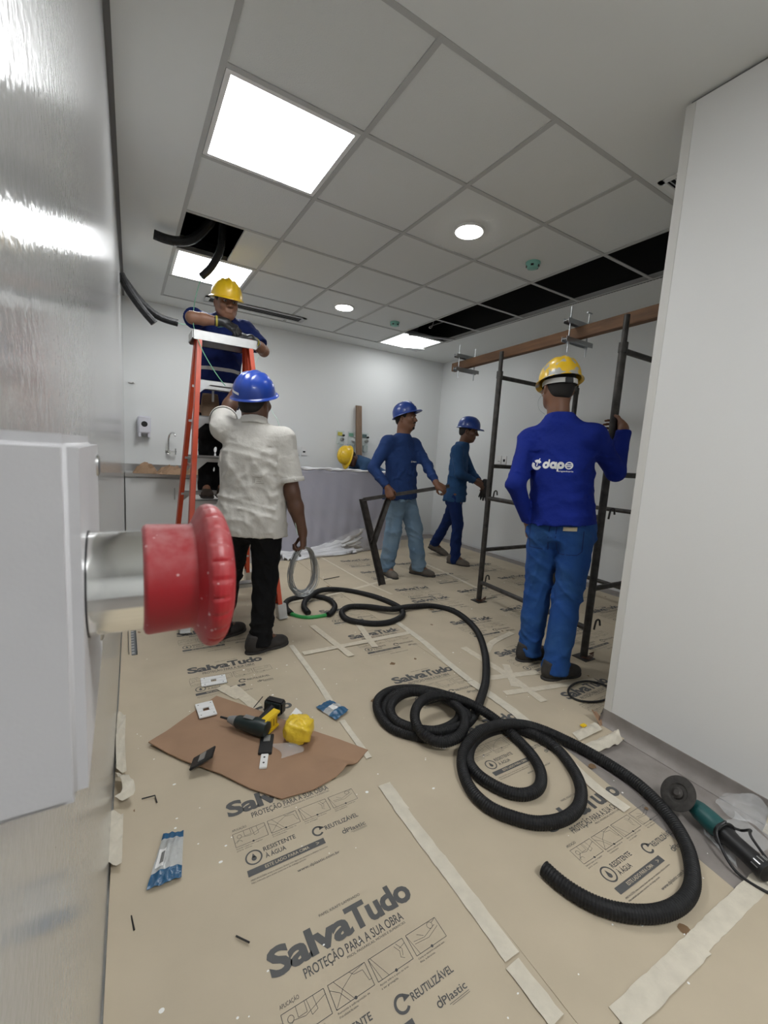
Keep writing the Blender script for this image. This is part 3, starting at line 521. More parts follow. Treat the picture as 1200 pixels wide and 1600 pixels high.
# ---------------------------------------------------------------- emergency button box on the left wall
by, bz = 1.0, 1.0
t = thing('emergency_stop_box', 'large white wall box with a red mushroom button, closest to the camera on the left', 'emergency button', (-.04, .15, 1.115))
fx = -.0088
b = MB(); b.box((lwx(.15)-.0005, .1180, 1.1090), (fx, .2095, 1.2006)); b.build('housing', M_boxwhite, t, bevel=.0030, seg=5)
b = MB(); b.box((-.034, .2085, 1.150), (-.0105, .2145, 1.1995)); b.build('cover_lip', M_white, t, bevel=.002)
for y, z in ((.197, 1.190), (.197, 1.124)):
    MB().lathe((fx-.0005, y, z), (1, 0, 0), [(0, .0042), (.0012, .004), (.0016, .0032)], 18).build('cover_screw', M_steel, t)
cy, cz = .140, 1.1600
MB().lathe((fx-.0002, cy, cz), (1, 0, 0), [(0, .0147), (.0006, .0147), (.0007, .0144)], 48).build('gasket', M_black, t)
MB().lathe((fx+.0003, cy, cz), (1, 0, 0), [(0, .01435), (.0004, .01435), (.0126, .01435), (.0132, .0138), (.0133, .011)], 64).build('collar', mat('polished_collar', (.93, .93, .91), .10, 1.0), t)
b = MB(); b.lathe((fx+.0130, cy, cz), (1, 0, 0), [(0, .0145), (.0004, .0156), (.0012, .0161), (.0125, .0158), (.0138, .0164)], 64, cap1=False)
def mush(u, v):
    prof = [(.0132, .0162), (.0142, .0180), (.0152, .0203), (.0162, .0215), (.0176, .0220), (.0190, .0219), (.0204, .0212), (.0217, .0196), (.0230, .0165), (.0240, .0120), (.0246, .0060), (.0248, .0002)]
    k = v*(len(prof)-1); i = min(int(k), len(prof)-2); q = k-i; h = prof[i][0]*(1-q)+prof[i+1][0]*q; r = prof[i][1]*(1-q)+prof[i+1][1]*q
    th = 2*PI*u; g = 1
    if .0160 < h < .0225: g -= .022*max(0, math.sin(26*th))**8
    return (fx+.0130+h, cy+r*g*math.cos(th), cz+r*g*math.sin(th))
b.grid(mush, 224, 34, closeu=True); b.build('mushroom_button', M_reddust, t, angle=60)

# ---------------------------------------------------------------- black corrugated hoses
def corrugated(path, r, pitch, n=14, depth=.0022):
    P = spline(path, pitch/4); N = len(P); b = MB()
    rr = [r-(depth if (i % 4) in (2, 3) else 0) for i in range(N)]
    b.tube(P, rr, n, caps=False)
    Q = P[[0, 1]]; b.tube(P[:12], [r-.006]*12, n, caps=True); b.tube(P[-12:], [r-.006]*12, n, caps=True)
    return b
h = corrugated(HOSE, .022, .0085, depth=.0016).build('corrugated_hose', M_hose, angle=25); tag(h, 'long black corrugated hose coiled and looped across the floor', 'hose')
h = corrugated(HOSE2a, .021, .0085, depth=.0016).build('corrugated_hose', M_hose, angle=25); tag(h, 'short black corrugated hose ring with a green liner showing in its gap', 'hose')
h = MB().tube(spline(GREENHOSE, .02), .014, 12).build('green_hose', M_greenhose); tag(h, 'green hose piece joining the ends of the short black hose ring', 'hose')
for P, r, lab in ((CONDA, .032, 'black conduit curving out of the ceiling opening to the left'), (CONDB, .027, 'black conduit hanging down in front of the light panel above the ladder'), (CABA, .033, 'shorter thick black conduit, the lower of the two sticking out of the left wall'), (CABB, .032, 'longer thick black conduit, curling towards the ladder from the left wall')):
    P = [tuple(p) for p in P]
    if P is not None and lab.startswith('black conduit'): P = [(P[0][0]+.02, P[0][1]+.02, CH+.30)]+[(P[0][0]+.01, P[0][1]+.01, max(P[0][2], CH+.12))]+P[1:]
    tag(corrugated(P, r, .009, 12, .0015).build('conduit', M_hose, angle=25), lab, 'conduit')
M_wireg = mat('green_wire', (.16, .42, .27), .4); M_wirew = mat('pale_wire', (.45, .6, .52), .4)
tag(MB().tube(spline(WIRE1, .03), .0028, 6).build('wire', M_wireg), 'thin green wire from the wall conduit to the ladder worker gloves', 'wire')
tag(MB().tube(spline(WIRE2, .03), .0028, 6).build('wire', M_wireg), 'thin green wire dropping from the ceiling over the ladder cap', 'wire')
tag(MB().tube(spline(WIRE3, .03), .0022, 6).build('wire', M_wirew), 'thin pale wire passing right of the plain blue helmet down to the wire coil', 'wire')

# ---------------------------------------------------------------- twin stepladder
LT, LZ = 3.36, 1.965                         # y of the cap, height of the rails
t = thing('step_ladder', 'orange fibreglass twin stepladder with aluminium treads under the worker', 'stepladder', (.63, 3.36, 0))
cx0, cx1, fx0, fx1 = .447, .800, .318, .958
def rail_pt(side, front, z):
    q = z/LZ; x = (fx0*(1-q)+cx0*q) if side == 0 else (fx1*(1-q)+cx1*q); y0 = 2.872 if front else 3.85; y1 = LT-.05 if front else LT+.05
    return v3((x, y0*(1-q)+y1*q, z))
for side in (0, 1):
    for fr in (1, 0):
        a, c = rail_pt(side, fr, .03), rail_pt(side, fr, LZ); s = 1 if side else -1; b = MB()
        d = (c-a)/np.linalg.norm(c-a); x = v3((1, 0, 0)); x -= d*(x@d); x /= np.linalg.norm(x); y = np.cross(d, x); L = np.linalg.norm(c-a)
        b.box((-.004, -.036, 0), (.004, .036, L), (x, y, d), a)
        for e in (-1, 1): b.box((-.026 if s > 0 else -.004, e*.036-.004, 0), (.004 if s > 0 else .026, e*.036+.004, L), (x, y, d), a)
        r = b.build('rail', M_orange, t, bevel=.0015)
        b = MB(); b.box((-.03, -.042, -.005), (.03, .042, .10), (x, y, d), a-d*.02); b.box((-.032, -.05, -.014), (.032, .05, -.004), (x, y, d), a-d*.012); b.build('foot', M_alum, r, bevel=.003)
for k, z in enumerate((.28, .56, .84, 1.12, 1.395, 1.64)):
    for fr in (1, 0):
        a, c = rail_pt(0, fr, z), rail_pt(1, fr, z); b = MB(); dy = .038
        b.box((a[0]+.004, a[1]-dy, z-.004), (c[0]-.004, a[1]+dy, z)); b.box((a[0]+.004, a[1]-dy, z-.030), (c[0]-.004, a[1]-dy+.004, z)); b.box((a[0]+.004, a[1]+dy-.004, z-.030), (c[0]-.004, a[1]+dy, z))
        for g in range(4): b.box((a[0]+.01, a[1]-dy+.012+g*.017, z), (c[0]-.01, a[1]-dy+.018+g*.017, z+.0015))
        tr = b.build('tread', M_alum, t, smooth=False)
        for s, p in ((1, a), (-1, c)):
            g = MB(); q = p+v3((s*.005, -dy-.003 if fr else dy+.001, 0))
            g.add([q+v3((0, 0, -.004)), q+v3((s*.085, 0, -.028)), q+v3((s*.075, 0, -.036)), q+v3((0, 0, -.105)), q+v3((0, .002, -.004)), q+v3((s*.085, .002, -.028)), q+v3((s*.075, .002, -.036)), q+v3((0, .002, -.105))],
                  [(0, 1, 2, 3), (7, 6, 5, 4), (0, 4, 5, 1), (1, 5, 6, 2), (2, 6, 7, 3), (3, 7, 4, 0)])
            g.build('gusset', M_alum, tr, smooth=False)
b = MB(); b.box((cx0-.035, LT-.10, LZ-.012), (cx1+.035, LT+.10, LZ+.004)); b.box((cx0-.035, LT-.104, LZ-.062), (cx1+.035, LT-.098, LZ+.004)); b.box((cx0-.035, LT+.098, LZ-.062), (cx1+.035, LT+.104, LZ+.004))
b.box((cx0-.04, LT-.10, LZ-.055), (cx0-.034, LT+.10, LZ+.003)); b.box((cx1+.034, LT-.10, LZ-.055), (cx1+.04, LT+.10, LZ+.003)); b.build('top_cap', M_alum, t, bevel=.003)
for s, x in ((0, .40), (1, .86)):
    a, c = rail_pt(s, 1, 1.05), rail_pt(s, 0, 1.05); MB().beam(a+v3((.03 if s == 0 else -.03, 0, 0)), c+v3((.03 if s == 0 else -.03, 0, 0)), .006, .022).build('spreader', M_alum, t, smooth=False)

# ---------------------------------------------------------------- tubular scaffold
P1, P2_, W = (2.625, 2.617), (2.497, 1.527), 1.0
t = thing('scaffold', 'dark tubular steel scaffold with four posts gripped by the yellow helmet worker', 'scaffold', (3.05, 2.07, 0))
posts = [P1, P2_, (P1[0]+W, P1[1]), (P2_[0]+W, P2_[1])]
for x, y in posts:
    pb = MB().cyl((x, y, .009), (x, y, 1.93), .0225, n=18)
    p = pb.build('post', M_scaff, t)
    MB().cyl((x, y, 1.93), (x, y, 2.095), .0165, n=16).build('spigot', M_scaff, p)
    MB().cyl((x, y, 1.885), (x, y, 1.94), .0255, n=18).build('collar', M_scaff, p)
    MB().box((x-.05, y-.05, .004), (x+.05, y+.05, .010)).build('base_plate', M_scaff, p, bevel=.001)
for a in (0, 1):
    (x, y), (x2, y2) = posts[a], posts[a+2]
    for z in (1.895, 1.175, .46): MB().cyl((x, y, z), (x2, y2, z), .017, n=14).build('rung', M_scaff, t)
for a, z0, z1 in ((0, .905, .905), (0, .175, .20), (2, .86, .88), (2, .22, .24)):
    A_, B_ = posts[a], posts[a+1]; b = MB(); b.cyl((A_[0], A_[1], z0), (B_[0], B_[1], z1), .018, n=14)
    br = b.build('brace', M_scaff, t)
    for q, z in ((A_, z0), (B_, z1)): MB().tube(spline([(q[0]+.025, q[1]-.03, z+.0), (q[0]+.03, q[1]-.035, z+.06), (q[0]+.045, q[1]-.045, z+.065), (q[0]+.05, q[1]-.05, z+.03)], .008), .006, 8).build('hook', M_scaff, br)
for x, y in posts[:2]:
    for k in range(3): MB().tube(spline([(x-.05-.01*k, y-.03, .035), (x-.02, y-.05+.01*k, .02), (x+.04, y-.04, .03+.01*k), (x+.06, y+.0, .02)], .01), .0025, 6).build('tie_wire', mat('rusty_wire', (.12, .06, .04), .6, .4), t)
# timber beam clamped behind the post tops
y0, y1 = 3.39, 1.12
t = thing('timber_beam', 'brown timber plank clamped along the tops of the scaffold posts', 'timber plank', (2.6, 2.2, 2.05))
b = MB(); z = 2.065
def bx(y): return 2.672-.105*(2.617-y)/1.09
b.hexa([(bx(y0), y0, z-.005), (bx(y1), y1, z-.005), (bx(y1)+.05, y1, z-.005), (bx(y0)+.05, y0, z-.005), (bx(y0), y0, z+.07), (bx(y1), y1, z+.07), (bx(y1)+.05, y1, z+.07), (bx(y0)+.05, y0, z+.07)]); b.build('plank', M_wood, t, bevel=.003)
for y, lab in ((3.17, 'far end'), (1.93, 'middle')):
    x = bx(y); t = thing('beam_clamp', f'grey metal channel clamp with threaded rods near the {lab} of the timber plank', 'clamp', (x, y, z), 'clamps on the timber plank')
    for zz in (z+.088, z-.028):
        b = MB(); b.box((x-.12, y-.02, zz-.0015), (x+.16, y+.02, zz+.0015)); b.box((x-.12, y-.02, zz-.016), (x+.16, y-.018, zz+.016)); b.box((x-.12, y+.018, zz-.016), (x+.16, y+.02, zz+.016)); b.build('channel', M_galv, t, smooth=False)
    for xx in (x-.075, x+.115):
        b = MB(); b.cyl((xx, y, z-.105), (xx, y, z+.185), .005, n=10); r = b.build('threaded_rod', M_galv, t)
        b = MB(); b.cyl((xx, y, z+.104), (xx, y, z+.114), .011, n=6); b.cyl((xx, y, z-.052), (xx, y, z-.042), .011, n=6); b.build('nut', M_galv, r, smooth=False)
MB_T = MB().cyl((bx(1.93)+.09, 1.93, z+.183), (bx(1.93)+.14, 1.93, z+.183), .005, n=8).build('rod_handle', M_galv, t)

# ---------------------------------------------------------------- sink counter in the far left corner
t = thing('sink_counter', 'white base cabinet with stainless steel sink top in the far left corner', 'sink cabinet', (.45, 5.1, 0))
sx0, sx1, sy0 = lwx(5)+.0+.004, 1.0, 4.93
b = MB(); b.box((sx0, sy0+.02, .10), (sx1, YB-.002, .845)); b.box((sx0, sy0+.06, .001), (sx1, YB-.002, .1)); b.build('body', mat('cabinet_white', (.74, .75, .74), .35), t, smooth=False)
for x0, x1 in ((sx0+.004, .50), (.505, sx1-.002)):
    d = MB().box((x0, sy0, .11), (x1, sy0+.019, .835)).build('door', MATS['cabinet_white'], t, bevel=.002)
    MB().cyl((x1-.05, sy0-.016, .62), (x1-.05, sy0-.016, .74), .005, n=8).build('handle', M_steel, d)
b = MB(); b.box((sx0, sy0-.012, .848), (sx1+.01, sy0+.05, .885)); b.box((sx0, sy0+.05, .862), (sx1+.01, YB-.03, .878)); b.build('worktop', M_steel, t, bevel=.004)
b = MB(); b.box((sx0, YB-.03, .87), (sx1+.01, YB-.004, .955)); b.build('backsplash', M_steel, t, bevel=.003)
def crumple(name, label, c, sx, sy, h, seed, m, cat, n=8):
    rs = random.Random(seed); H = [[rs.random() for _ in range(n)] for _ in range(n)]
    def f(u, v):
        i, j = int(round(u*(n-1))), int(round(v*(n-1))); e = math.sin(PI*u)*math.sin(PI*v)
        return (c[0]+sx*(u-.5)+.02*(H[j][i]-.5), c[1]+sy*(v-.5)+.02*(H[i][j]-.5), c[2]+.003+h*(e**.6)*(.45+.55*H[j][i]))
    b = MB(); b.grid(f, n, n); o = b.build(name, m, smooth=False)
    md = o.modifiers.new('thickness', 'SOLIDIFY'); md.thickness = .002; return tag(o, label, cat)
M_bag = mat('brown_wrapping_paper', (.27, .17, .10), .8, bump=.1, bscale=30)
crumple('crumpled_paper', 'crumpled brown paper on the steel sink top nearer the left wall', (.19, 5.04, .882), .22, .30, .115, 3, M_bag, 'paper')
crumple('crumpled_paper', 'crumpled brown paper on the steel sink top below the tap', (.42, 5.0, .882), .26, .34, .105, 5, M_bag, 'paper')
crumple('crumpled_paper', 'crumpled brown paper on the steel sink top behind the ladder', (.68, 5.03, .882), .22, .30, .11, 9, M_bag, 'paper')
# tap
t = thing('tap', 'chrome gooseneck tap on the back wall above the sink', 'tap', (.44, 5.37, 1.1))
MB().lathe((.43, YB-.001, 1.105), (0, -1, 0), [(0, .028), (.006, .028), (.012, .018), (.05, .016)], 20).build('wall_flange', M_chrome, t)
MB().tube(spline([(.43, 5.372, 1.10), (.43, 5.37, 1.17), (.432, 5.36, 1.25), (.445, 5.335, 1.30), (.47, 5.30, 1.315), (.485, 5.27, 1.295), (.487, 5.265, 1.27)], .01), .0095, 12).build('spout', M_chrome, t)
b = MB(); b.cyl((.43, 5.365, 1.105), (.505, 5.355, 1.108), .009, n=12); b.cyl((.50, 5.356, 1.075), (.50, 5.356, 1.142), .006, n=8); b.cyl((.50, 5.325, 1.108), (.50, 5.387, 1.108), .006, n=8); b.build('handle', M_chrome, t)
# soap dispenser
t = thing('soap_dispenser', 'white wall soap dispenser with a round dark window', 'soap dispenser', (.195, 5.41, 1.36))
b = MB(); b.box((.135, 5.325, 1.285), (.258, YB-.001, 1.47)); b.build('body', mat('dispenser_white', (.70, .70, .76), .3), t, bevel=.012, seg=3)
for x in (.14, .228): MB().box((x, 5.33, 1.245), (x+.025, YB-.001, 1.30)).build('side_cheek', MATS['dispenser_white'], t, bevel=.004)
MB().lathe((.197, 5.327, 1.385), (0, -1, 0), [(0, .030), (.004, .030), (.004, .024)], 24).build('window', M_blackgloss, t)
MB().box((.167, 5.345, 1.262), (.226, 5.40, 1.286)).build('nozzle', M_trimgrey, t, bevel=.002)
b = MB(); b.box((.06, 5.40, 1.805), (.115, YB-.001, 1.822)); b.cyl((.098, 5.402, 1.812), (.098, 5.35, 1.812), .006, n=8); tag(b.build('wall_hook', M_white, bevel=.002), 'small white hook high on the back wall by the left corner', 'hook')
# ---------------------------------------------------------------- desk under plastic sheet
t = thing('reception_desk', 'white desk counter wholly wrapped under the translucent sheet', 'desk', (2.35, 4.8, 0))
b = MB(); b.box((1.52, 4.66, .001), (3.05, 4.70, .965)); b.box((1.52, 4.66, .965), (3.05, 4.98, .995)); b.box((1.52, 4.70, .001), (1.56, 4.96, .965)); b.box((3.01, 4.70, .001), (3.05, 4.96, .965)); b.build('body', mat('desk_lilac_white', (.40, .39, .51), .5), t, bevel=.003)
b = MB(); b.box((1.57, 4.645, .50), (3.0, 4.659, .507)); b.build('joint', M_trimgrey, t, smooth=False)
M_sheet = mat('translucent_sheet', (.70, .70, .77), .20, bump=.9, bscale=7, alpha=.50, detail=4, stretch=(.8, 1, .5))
rs = random.Random(3)
def drape(u, v):
    x = 1.50+1.60*u; fold = .012*math.sin(23*u+3*math.sin(5*v+2*u))+.008*math.sin(61*u+4*v)
    if v < .18: q = v/.18; return (x, 4.99-.35*q, 1.001+.004*math.sin(40*u)+.004*(1-q))
    if v < 2:
        q = (v-.18)/.82; dg = .012*math.sin(14*u-9*q+2*math.sin(5*u))*q; return (x+.02*q*math.sin(9*u), 4.628-.02*q-fold*q*.7-abs(dg), 1.0-.985*q+.01*math.sin(30*u)*(q < .06))
b = MB(); b.grid(drape, 130, 64); o = b.build('plastic_sheet', M_sheet, angle=180); tag(o, 'translucent plastic sheet draped over the far desk', 'plastic sheet')
def roll(u, v):
    th = 2*PI*u; x = 1.5+1.6*v; r = .017+.006*math.sin(31*v+2*th)+.004*math.sin(77*v)
    return (x, 4.64+r*.9*math.cos(th), 1.006+r*.8*math.sin(th)+.006*math.sin(5*v))
MB().grid(roll, 12, 90, closeu=True).build('bunched_edge', mat('bunched_film', (.78, .78, .80), .3, bump=.4, bscale=30), o)
def hem(u, v):
    x = 1.45+1.30*u+.10*v*(1-u); h0 = .05+.36*u*u; c = 4.36+.26*u+.03*math.sin(9*u); q = v**.8
    wr = .014*math.sin(34*v+13*u+2*math.sin(7*u))+.010*math.sin(60*v-9*u)
    return (x+.02*math.sin(9*v), 4.615-(4.615-c)*q+wr*.6, max(.012, h0*(1-q)**1.4+.016+wr))
MB().grid(hem, 80, 24).build('gathered_hem', MATS['bunched_film'], o, angle=180)
# ---------------------------------------------------------------- wall fittings
for x, lab, sock in ((1.834, 'white wall plate nearest the white shirt shoulder', 0), (1.93, 'blank white wall plate beside the socket on the back wall', 0), (2.03, 'white wall plate with a dark socket on the back wall', 1)):
    t = thing('wall_plate', lab, 'wall plate', (x, 5.41, 1.20), 'plates on the back wall'); b = MB(); b.box((x-.037, YB-.010, 1.145), (x+.037, YB-.0005, 1.26)); b.build('plate', M_white, t, bevel=.003)
    if sock: MB().box((x-.017, YB-.0125, 1.185), (x+.017, YB-.0095, 1.205)).build('socket', M_black, t, smooth=False)
    else: MB().box((x-.012, YB-.0125, 1.198), (x+.012, YB-.0095, 1.206)).build('button', M_trimgrey, t, smooth=False)
for y, lab, sock in ((3.985, 'white wall plate with a dark socket on the right wall', 1), (4.075, 'plain white wall plate on the right wall', 0)):
    t = thing('wall_plate', lab, 'wall plate', (4.2, y, 1.245), 'plates on the right wall'); b = MB(); b.box((XR-.010, y-.037, 1.19), (XR-.0005, y+.037, 1.30)); b.build('plate', M_white, t, bevel=.003)
    MB().box((XR-.0125, y-.016, 1.225), (XR-.0095, y+.016, 1.258 if sock else 1.232)).build('socket' if sock else 'button', M_black if sock else M_trimgrey, t, smooth=False)
for k, (x, lab) in enumerate(((2.545, 'gas outlet with yellow label, left of the leaning board'), (2.715, 'pale gas outlet half hidden behind the leaning board'), (2.925, 'gas outlet with dark knobs, right of the leaning board'))):
    t = thing('gas_outlet', 'white medical '+lab, 'gas outlet', (x, 5.40, 1.42), 'medical gas outlets on the back wall')
    b = MB(); b.box((x-.055, YB-.014, 1.33), (x+.055, YB-.0005, 1.51)); b.build('plate', mat('outlet_plate', (.66, .72, .70), .3), t, bevel=.004)
    MB().box((x-.045, YB-.022, 1.445), (x+.02, YB-.013, 1.49)).build('label', [mat('outlet_yellow', (.60, .55, .10), .5), mat('outlet_green', (.20, .42, .30), .5), mat('outlet_dark', (.10, .16, .16), .5)][k], t, smooth=False)
    b = MB(); b.cyl((x+.015, YB-.01, 1.395), (x+.015, YB-.07, 1.395), .022, .017, n=18); b.build('valve', M_steel if k != 1 else M_white, t)
    b = MB(); b.cyl((x+.034, YB-.02, 1.45), (x+.034, YB-.05, 1.45), .013, n=14); b.build('knob', M_black if k != 1 else M_white, t)
    b = MB(); b.box((x-.03, YB-.05, 1.24), (x+.035, YB-.012, 1.335)); b.build('flow_tube', mat('clear_bracket', (.62, .70, .68), .15, alpha=.6), t, bevel=.005)
b = MB(); b.hexa([(2.765, 5.19, .002), (2.855, 5.19, .002), (2.855, 5.22, .002), (2.765, 5.22, .002), (2.745, 5.372, 1.87), (2.83, 5.372, 1.87), (2.83, 5.402, 1.87), (2.745, 5.402, 1.87)]); tag(b.build('wooden_board', M_woodpale, bevel=.002), 'tall brown wooden board leaning on the back wall between the gas outlets', 'board')
# ---------------------------------------------------------------- cardboard sheet and what lies on it
pts = CARD; cen = np.mean(pts, 0); N = len(pts)
def cz_(x, y):
    e = max(0, 1-np.hypot(x-.80, y-1.34)/.10); e2 = max(0, 1-abs((x-.70)*.75+(y-1.32)*.66)/.05)
    return .0125+.028*e2*max(0, 1-np.hypot(x-.71, y-1.32)/.12)+.004*math.sin(6*x)*math.sin(5*y)+.012*max(0, 1-np.hypot(x-.07, y-1.78)/.10)
def boundary(t):
    k = t*N; i = int(k) % N; q = k-int(k); return (1-q)*v3(pts[i])+q*v3(pts[(i+1) % N])
def cardf(dz): return lambda u, v: (lambda p: (p[0], p[1], cz_(p[0], p[1])+dz))(cen*(1-v*.999)+boundary(u % 1)*v*.999)
b = MB(); b.grid(cardf(0), 120, 14, closeu=True); b.grid(lambda u, v: cardf(-.004)(1-u, v), 120, 14, closeu=True)
b.grid(lambda u, v: cardf(-.004*(1-v))(1-u, 1.0), 120, 2, closeu=True)
card = b.build('cardboard_sheet', M_card, angle=50); tag(card, 'brown cardboard sheet on the floor holding the cordless driver and small parts', 'cardboard')
CZ = .0145
# cordless impact driver lying on its side
t = thing('cordless_driver', 'dark cordless impact driver lying on the cardboard', 'power tool', (.47, 1.76, CZ))
ca, sa = math.cos(-.62), math.sin(-.62); ax = v3((math.cos(-.83), math.sin(-.83), 0)); hx = v3((math.cos(.78), math.sin(.78), 0)); O = v3((.40, 1.725, CZ+.036))
M_tool = mat('tool_dark_green', (.012, .022, .022), .4)
MB().lathe(O, ax, [(-.012, .020), (0, .026), (.045, .030), (.075, .034), (.12, .034), (.138, .030), (.142, .018)], 24).build('motor_housing', M_tool, t)
MB().lathe(O-ax*.048, ax, [(0, .012), (.012, .016), (.030, .020), (.038, .021)], 20).build('nose', M_trimgrey, t)
MB().cyl(O-ax*.088, O-ax*.046, .0042, .0055, n=8).build('bit', M_black, t)
G0 = O+ax*.085+v3((0, 0, -.002))
MB().tube([G0+hx*s for s in (.015, .05, .09, .125, .15)], [.022, .019, .018, .020, .024], 16).build('grip', M_black, t)
b = MB(); b.box((-.045, .140, -.030), (.045, .185, .030), (ax, hx, (0, 0, 1)), G0); b.build('battery', M_black, t, bevel=.007)
b = MB(); b.box((-.040, .132, -.027), (.040, .142, .027), (ax, hx, (0, 0, 1)), G0); b.build('battery_shoe', M_tool, t, bevel=.003)
b = MB(); b.box((-.012, .028, -.010), (.004, .052, .010), (ax, hx, (0, 0, 1)), G0-ax*.016); b.build('trigger', M_black, t, bevel=.003)
b = MB(); b.box((.03, -.012, .0338), (.075, .010, .0348), (ax, (-ax[1], ax[0], 0), (0, 0, 1)), O); b.build('badge', M_alum, t, smooth=False)
# snap-off cutter with a yellow clip
t = thing('yellow_clip_tool', 'yellow plastic clip standing on the cardboard between the driver and the yellow bag', 'clip', (.52, 1.68, CZ))
A_ = v3((.80, .60, 0)); B_ = v3((-.60, .80, 0)); O = v3((.515, 1.665, CZ))
b = MB(); b.box((-.045, -.02, .0), (.045, .02, .012), (A_, B_, (0, 0, 1)), O); b.box((-.045, -.014, .012), (.04, .014, .060), (A_, B_, (0, 0, 1)), O); b.box((-.05, -.018, .055), (.052, .018, .068), (A_, B_, (0, 0, 1)), O); b.build('body', M_yellow, t, bevel=.003)
for k in range(4): MB().box((-.033+k*.02, -.0150, .018), (-.025+k*.02, -.0138, .05), (A_, B_, (0, 0, 1)), O).build('slot', mat('yellow_shadow', (.45, .27, .01), .5), t, smooth=False)
t = thing('small_wall_plate', 'black wall plate with a white label lying below the yellow clip', 'wall plate', (.47, 1.575, CZ))
A_ = v3((.36, .93, 0)); B_ = v3((-.93, .36, 0)); O = v3((.477, 1.575, CZ))
MB().box((-.058, -.026, 0), (.058, .026, .010), (A_, B_, (0, 0, 1)), O).build('plate', M_black, t, bevel=.002)
MB().box((.01, -.013, .010), (.048, .013, .0125), (A_, B_, (0, 0, 1)), O).build('label', M_alum, t, smooth=False)
t = thing('white_bracket', 'small white perforated bracket at the end of the black plate', 'bracket', (.44, 1.49, CZ)); O = v3((.445, 1.492, CZ))
b = MB(); b.box((-.045, -.014, 0), (.03, .014, .008), (A_, B_, (0, 0, 1)), O); b.build('bar', M_white, t, bevel=.0015)
b = MB(); b.cyl(O+A_*-.02+v3((0, 0, .0078)), O+A_*-.02+v3((0, 0, .0086)), .004, n=10); b.cyl(O+A_*.01+v3((0, 0, .0078)), O+A_*.01+v3((0, 0, .0086)), .004, n=10); b.build('hole', M_black, t, smooth=False)
# yellow bag of plugs
t = thing('yellow_bag', 'lumpy yellow bag wrapped in clear film on the cardboard', 'bag', (.61, 1.55, CZ))
def bag(u, v):
    th = 2*PI*u; ph = PI*v; x, y, z = math.sin(ph)*math.cos(th), math.sin(ph)*math.sin(th), -math.cos(ph)
    k = lambda q: math.copysign(abs(q)**.62, q); n = 1+.045*math.sin(5*th+3*ph)+.04*math.sin(9*ph+4*th)+.02*math.sin(13*th-7*ph)
    p = v3((.605, 1.555, CZ+.046))+(v3((.78, -.62, 0))*k(x)*.058+v3((.62, .78, 0))*k(y)*.052)*n; return (p[0], p[1], max(CZ+.001, p[2]+k(z)*.045*n))
MB().grid(bag, 40, 22, closeu=True).build('contents', mat('yellow_bag_plastic', (.80, .56, .04), .3, bump=.5, bscale=45), t, angle=180)
MB().box((-.03, -.018, 0), (.03, .018, .002), ((.7, .71, 0), (-.6, .6, .5), (.35, -.35, .86)), (.612, 1.612, CZ+.075)).build('label', M_white, t, smooth=False)
M_film = mat('clear_film', (.85, .87, .88), .12, alpha=.28, bump=.6, bscale=30)
b = MB(); b.grid(lambda u, v: (.505+.09*u+.01*math.sin(5*v), 1.47+.10*v*(1-.3*u), CZ+.004+.02*math.sin(PI*u)*math.sin(PI*v)), 12, 12); tag(b.build('clear_film', M_film, angle=180), 'scrap of clear film on the cardboard beside the yellow bag', 'plastic film')
def wall_plate_floor(label, c, an, s, m, z, tilt=0., grp=None, name='wall_plate'):
    t = thing(name, label, 'wall plate', (*c, z), grp); ca, sa = math.cos(an), math.sin(an); A_ = v3((ca, sa, 0)); B_ = v3((-sa*math.cos(tilt), ca*math.cos(tilt), math.sin(tilt))); C_ = np.cross(A_, B_); O = v3((*c, z+s[1]*math.sin(abs(tilt))))
    a, d = s; w = .013; b = MB()
    for lo, hi in (((-a, -d), (a, -w)), ((-a, w), (a, d)), ((-a, -w), (-w, w)), ((w, -w), (a, w))): b.box((*lo, 0), (*hi, .006), (A_, B_, C_), O)
    b.build('plate', m, t, bevel=.0012)
    for sx in (-1, 1):
        for sy in (-1, 1): MB().cyl(O+A_*sx*a*.72+B_*sy*d*.72+C_*.0058, O+A_*sx*a*.72+B_*sy*d*.72+C_*.0068, .0028, n=8).build('screw_hole', M_trimgrey, t, smooth=False)
    return t, A_, B_, C_, O
wall_plate_floor('white square plate with a square hole on the upper left edge of the cardboard', (.302, 1.920), .02, (.037, .058), M_white, CZ+.004)
wall_plate_floor('white rectangular plate with a square hole on the floor print above the cardboard', (.378, 2.178), -.08, (.060, .042), M_white, .009)
t = thing('wall_plate', 'black plate with a silver centre tilted up on the left lower edge of the cardboard', 'wall plate', (.238, 1.58, .012))
A_ = nrm_((.93, -.02, .34)); B_ = nrm_((.50, .86, -.10)); B_ = nrm_(B_-A_*(A_@B_)*.6); C_ = nrm_(np.cross(A_, B_)); O = v3((.240, 1.575, .036))
MB().box((-.042, -.042, 0), (.042, .042, .008), (A_, B_, C_), O).build('plate', M_black, t, bevel=.002)
MB().box((-.032, -.014, -.004), (.032, .014, -.0005), (A_, B_, C_), O).build('back_module', M_black, t, bevel=.001)
MB().box((-.012, -.026, .0078), (.012, .026, .012), (A_, B_, C_), O).build('module', M_alum, t, bevel=.001)
